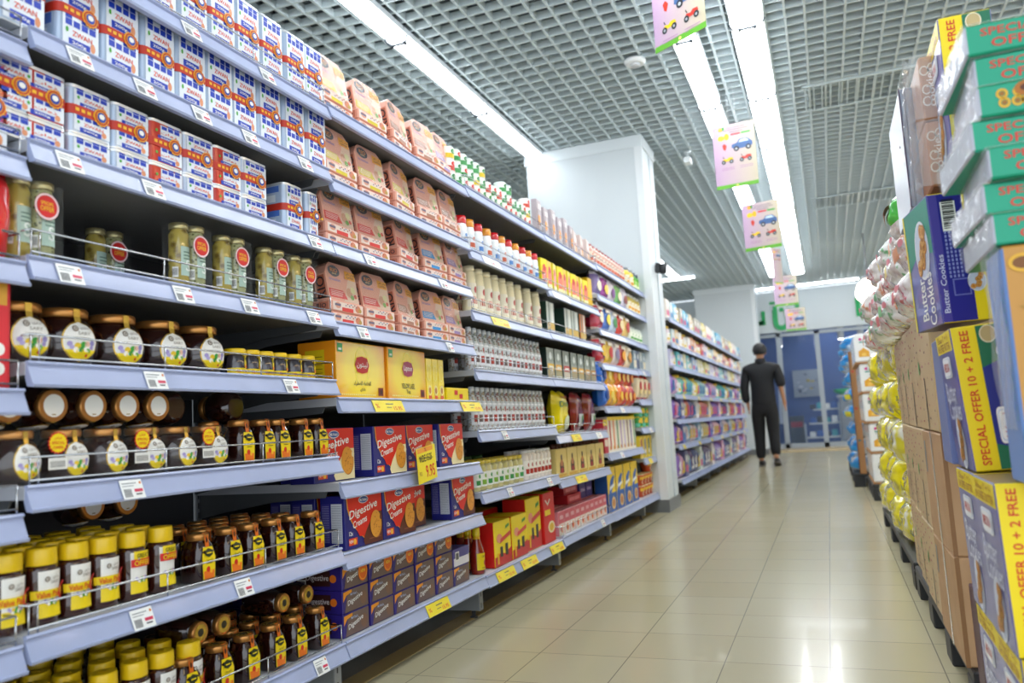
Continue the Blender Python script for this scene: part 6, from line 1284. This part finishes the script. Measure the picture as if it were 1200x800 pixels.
# joints: left leg planted, right leg trailing with the heel up
hipL, hipR = (-.09, 0, .9), (.09, 0, .9); kL, kR = (-.1, .03, .5), (.1, -.02, .49); aL, aR = (-.1, -.03, .09), (.12, -.16, .13)
shL, shR = (-.2, .01, 1.37), (.2, .01, 1.37); eL, eR = (-.25, -.02, 1.12), (.25, -.03, 1.13); wL, wR = (-.225, .03, .88), (.275, .05, .9)
P_ = [(0, 0, .93, (.14, .09)), (0, .01, 1.1, (.13, .085)), (0, .0, 1.28, (.15, .1)), (0, .0, 1.38, (.07, .06)), (0, .01, 1.49, .05), (.0, .02, 1.56, .052), (.005, .025, 1.61, (.08, .092)), (.005, .02, 1.67, (.074, .09)), (.005, .015, 1.715, .05),
      (*hipL, .08), (*kL, .055), (*aL, .036), (-.1, .1, .035, .03), (*hipR, .08), (*kR, .055), (*aR, .036), (.125, -.06, .035, .03),
      (*shL, .04), (*eL, .038), (*wL, .026), (-.222, .045, .83, (.034, .016)), (*shR, .04), (*eR, .038), (*wR, .026), (.278, .07, .85, (.016, .034))]
Eg = [(0, 1), (1, 2), (2, 3), (3, 4), (4, 5), (5, 6), (6, 7), (7, 8), (0, 9), (9, 10), (10, 11), (11, 12), (0, 13), (13, 14), (14, 15), (15, 16), (3, 17), (17, 18), (18, 19), (19, 20), (3, 21), (21, 22), (22, 23), (23, 24)]
for hand, base, sx in ((20, (-.222, .045, .83), 1), (24, (.278, .07, .85), 1)):
    for q, (dx, dy, L1) in enumerate(((-.0, .03, .8), (0, .012, 1), (0, -.006, .95), (0, -.022, .75))):
        i = len(P_); P_ += [(base[0]+dx, base[1]+dy, base[2]-.03, .009), (base[0]+dx+.004, base[1]+dy+.008, base[2]-.03-.035*L1, .0085), (base[0]+dx, base[1]+dy+.022, base[2]-.03-.06*L1, .007)]; Eg += [(hand, i), (i, i+1), (i+1, i+2)]
    i = len(P_); P_ += [(base[0], base[1]+.045, base[2]+.005, .01), (base[0], base[1]+.06, base[2]-.03, .008)]; Eg += [(hand, i), (i, i+1)]
body = skin('body', P_, Eg, SK, t)
m = MB()                                                            # face and ears, turned away from the aisle start
def blob(m, c, r, mt, n=10):
    vs = []
    for j in range(n+1):
        for i in range(n): a = 2*PI*i/n; b_ = PI*j/n-PI/2; vs.append((c[0]+r[0]*math.cos(b_)*math.cos(a), c[1]+r[1]*math.cos(b_)*math.sin(a), c[2]+r[2]*math.sin(b_)))
    m.add(vs, [(j*n+i, j*n+(i+1) % n, (j+1)*n+(i+1) % n, (j+1)*n+i) for j in range(n) for i in range(n)], mt, True)
for s in (-1, 1):
    m = MB(); blob(m, (.005+s*.076, .015, 1.615), (.012, .022, .032), SK); m.build('ear', body)
    m = MB(); blob(m, (.005+s*.03, .1, 1.63), (.013, .008, .007), mat('#f0ece8', .3)); blob(m, (.005+s*.03, .107, 1.63), (.005, .004, .005), mat('#20150f', .3)); m.build('eye', body)
m = MB(); blob(m, (.005, .112, 1.6), (.014, .018, .024), SK); m.build('nose', body); m = MB(); blob(m, (.005, .1, 1.565), (.025, .008, .007), mat('#9a5a4c', .5)); m.build('mouth', body)
m = MB(); vs = []
nA, nB = 20, 12
for j in range(nB+1):
    for i in range(nA):
        a = 2*PI*i/nA; b_ = PI/2-(PI*.72)*j/nB*(1 if math.sin(a) < .2 else .42+.0*a); rr_ = 1+.05*math.sin(9*a+j)
        vs.append((.005+.098*rr_*math.cos(b_)*math.cos(a), .008+.112*rr_*math.cos(b_)*math.sin(a), 1.655+.105*math.sin(b_)*rr_))
m.add(vs, [(j*nA+i, (j+1)*nA+i, (j+1)*nA+(i+1) % nA, j*nA+(i+1) % nA) for j in range(nB) for i in range(nA)], HR, True); m.build('hair', t)
skin('shirt', [(0, 0, .8, (.2, .14)), (0, .0, .95, (.185, .135)), (0, 0, 1.15, (.175, .13)), (0, 0, 1.3, (.205, .135)), (0, 0, 1.4, (.2, .115)), (0, .005, 1.5, (.085, .08)), (-.205, .01, 1.375, .082), (-.255, -.02, 1.12, .066), (-.238, .02, .9, .058), (.205, .01, 1.375, .082), (.25, -.015, 1.22, .082), (.262, -.03, 1.09, .072)],
     [(0, 1), (1, 2), (2, 3), (3, 4), (4, 5), (4, 6), (6, 7), (7, 8), (4, 9), (9, 10), (10, 11)], SH, t)
m = MB(); m.lathe([(.085, 1.44), (.08, 1.49), (.07, 1.535), (.062, 1.53)], 20, SH, 0, .01); m.build('collar', t)
skin('trousers', [(0, 0, 1.0, (.16, .115)), (0, 0, .9, (.18, .125)), (-.09, 0, .78, .12), (-.1, .03, .5, .09), (-.1, -.03, .09, .07), (.09, 0, .78, .12), (.1, -.02, .49, .09), (.12, -.155, .14, .07)], [(0, 1), (1, 2), (2, 3), (3, 4), (1, 5), (5, 6), (6, 7)], TR, t)
for s, c, ry in ((-1, (-.1, .03, .045), 0), (1, (.125, -.11, .06), .35)):
    o = skin('shoe', [(0, -.09, .0, (.042, .045)), (0, -.02, .004, (.044, .05)), (0, .08, -.012, (.05, .034)), (0, .16, -.018, (.04, .024))], [(0, 1), (1, 2), (2, 3)], mat('#2a2622', .5), t); o.location = c; o.rotation_euler = (-ry, 0, 0)
    m = MB(); m.prism(rrect(-.042, .042, -.12, .185, .038), -.045, -.03, mat('#5a564e', .5)); q = m.build('sole', o)
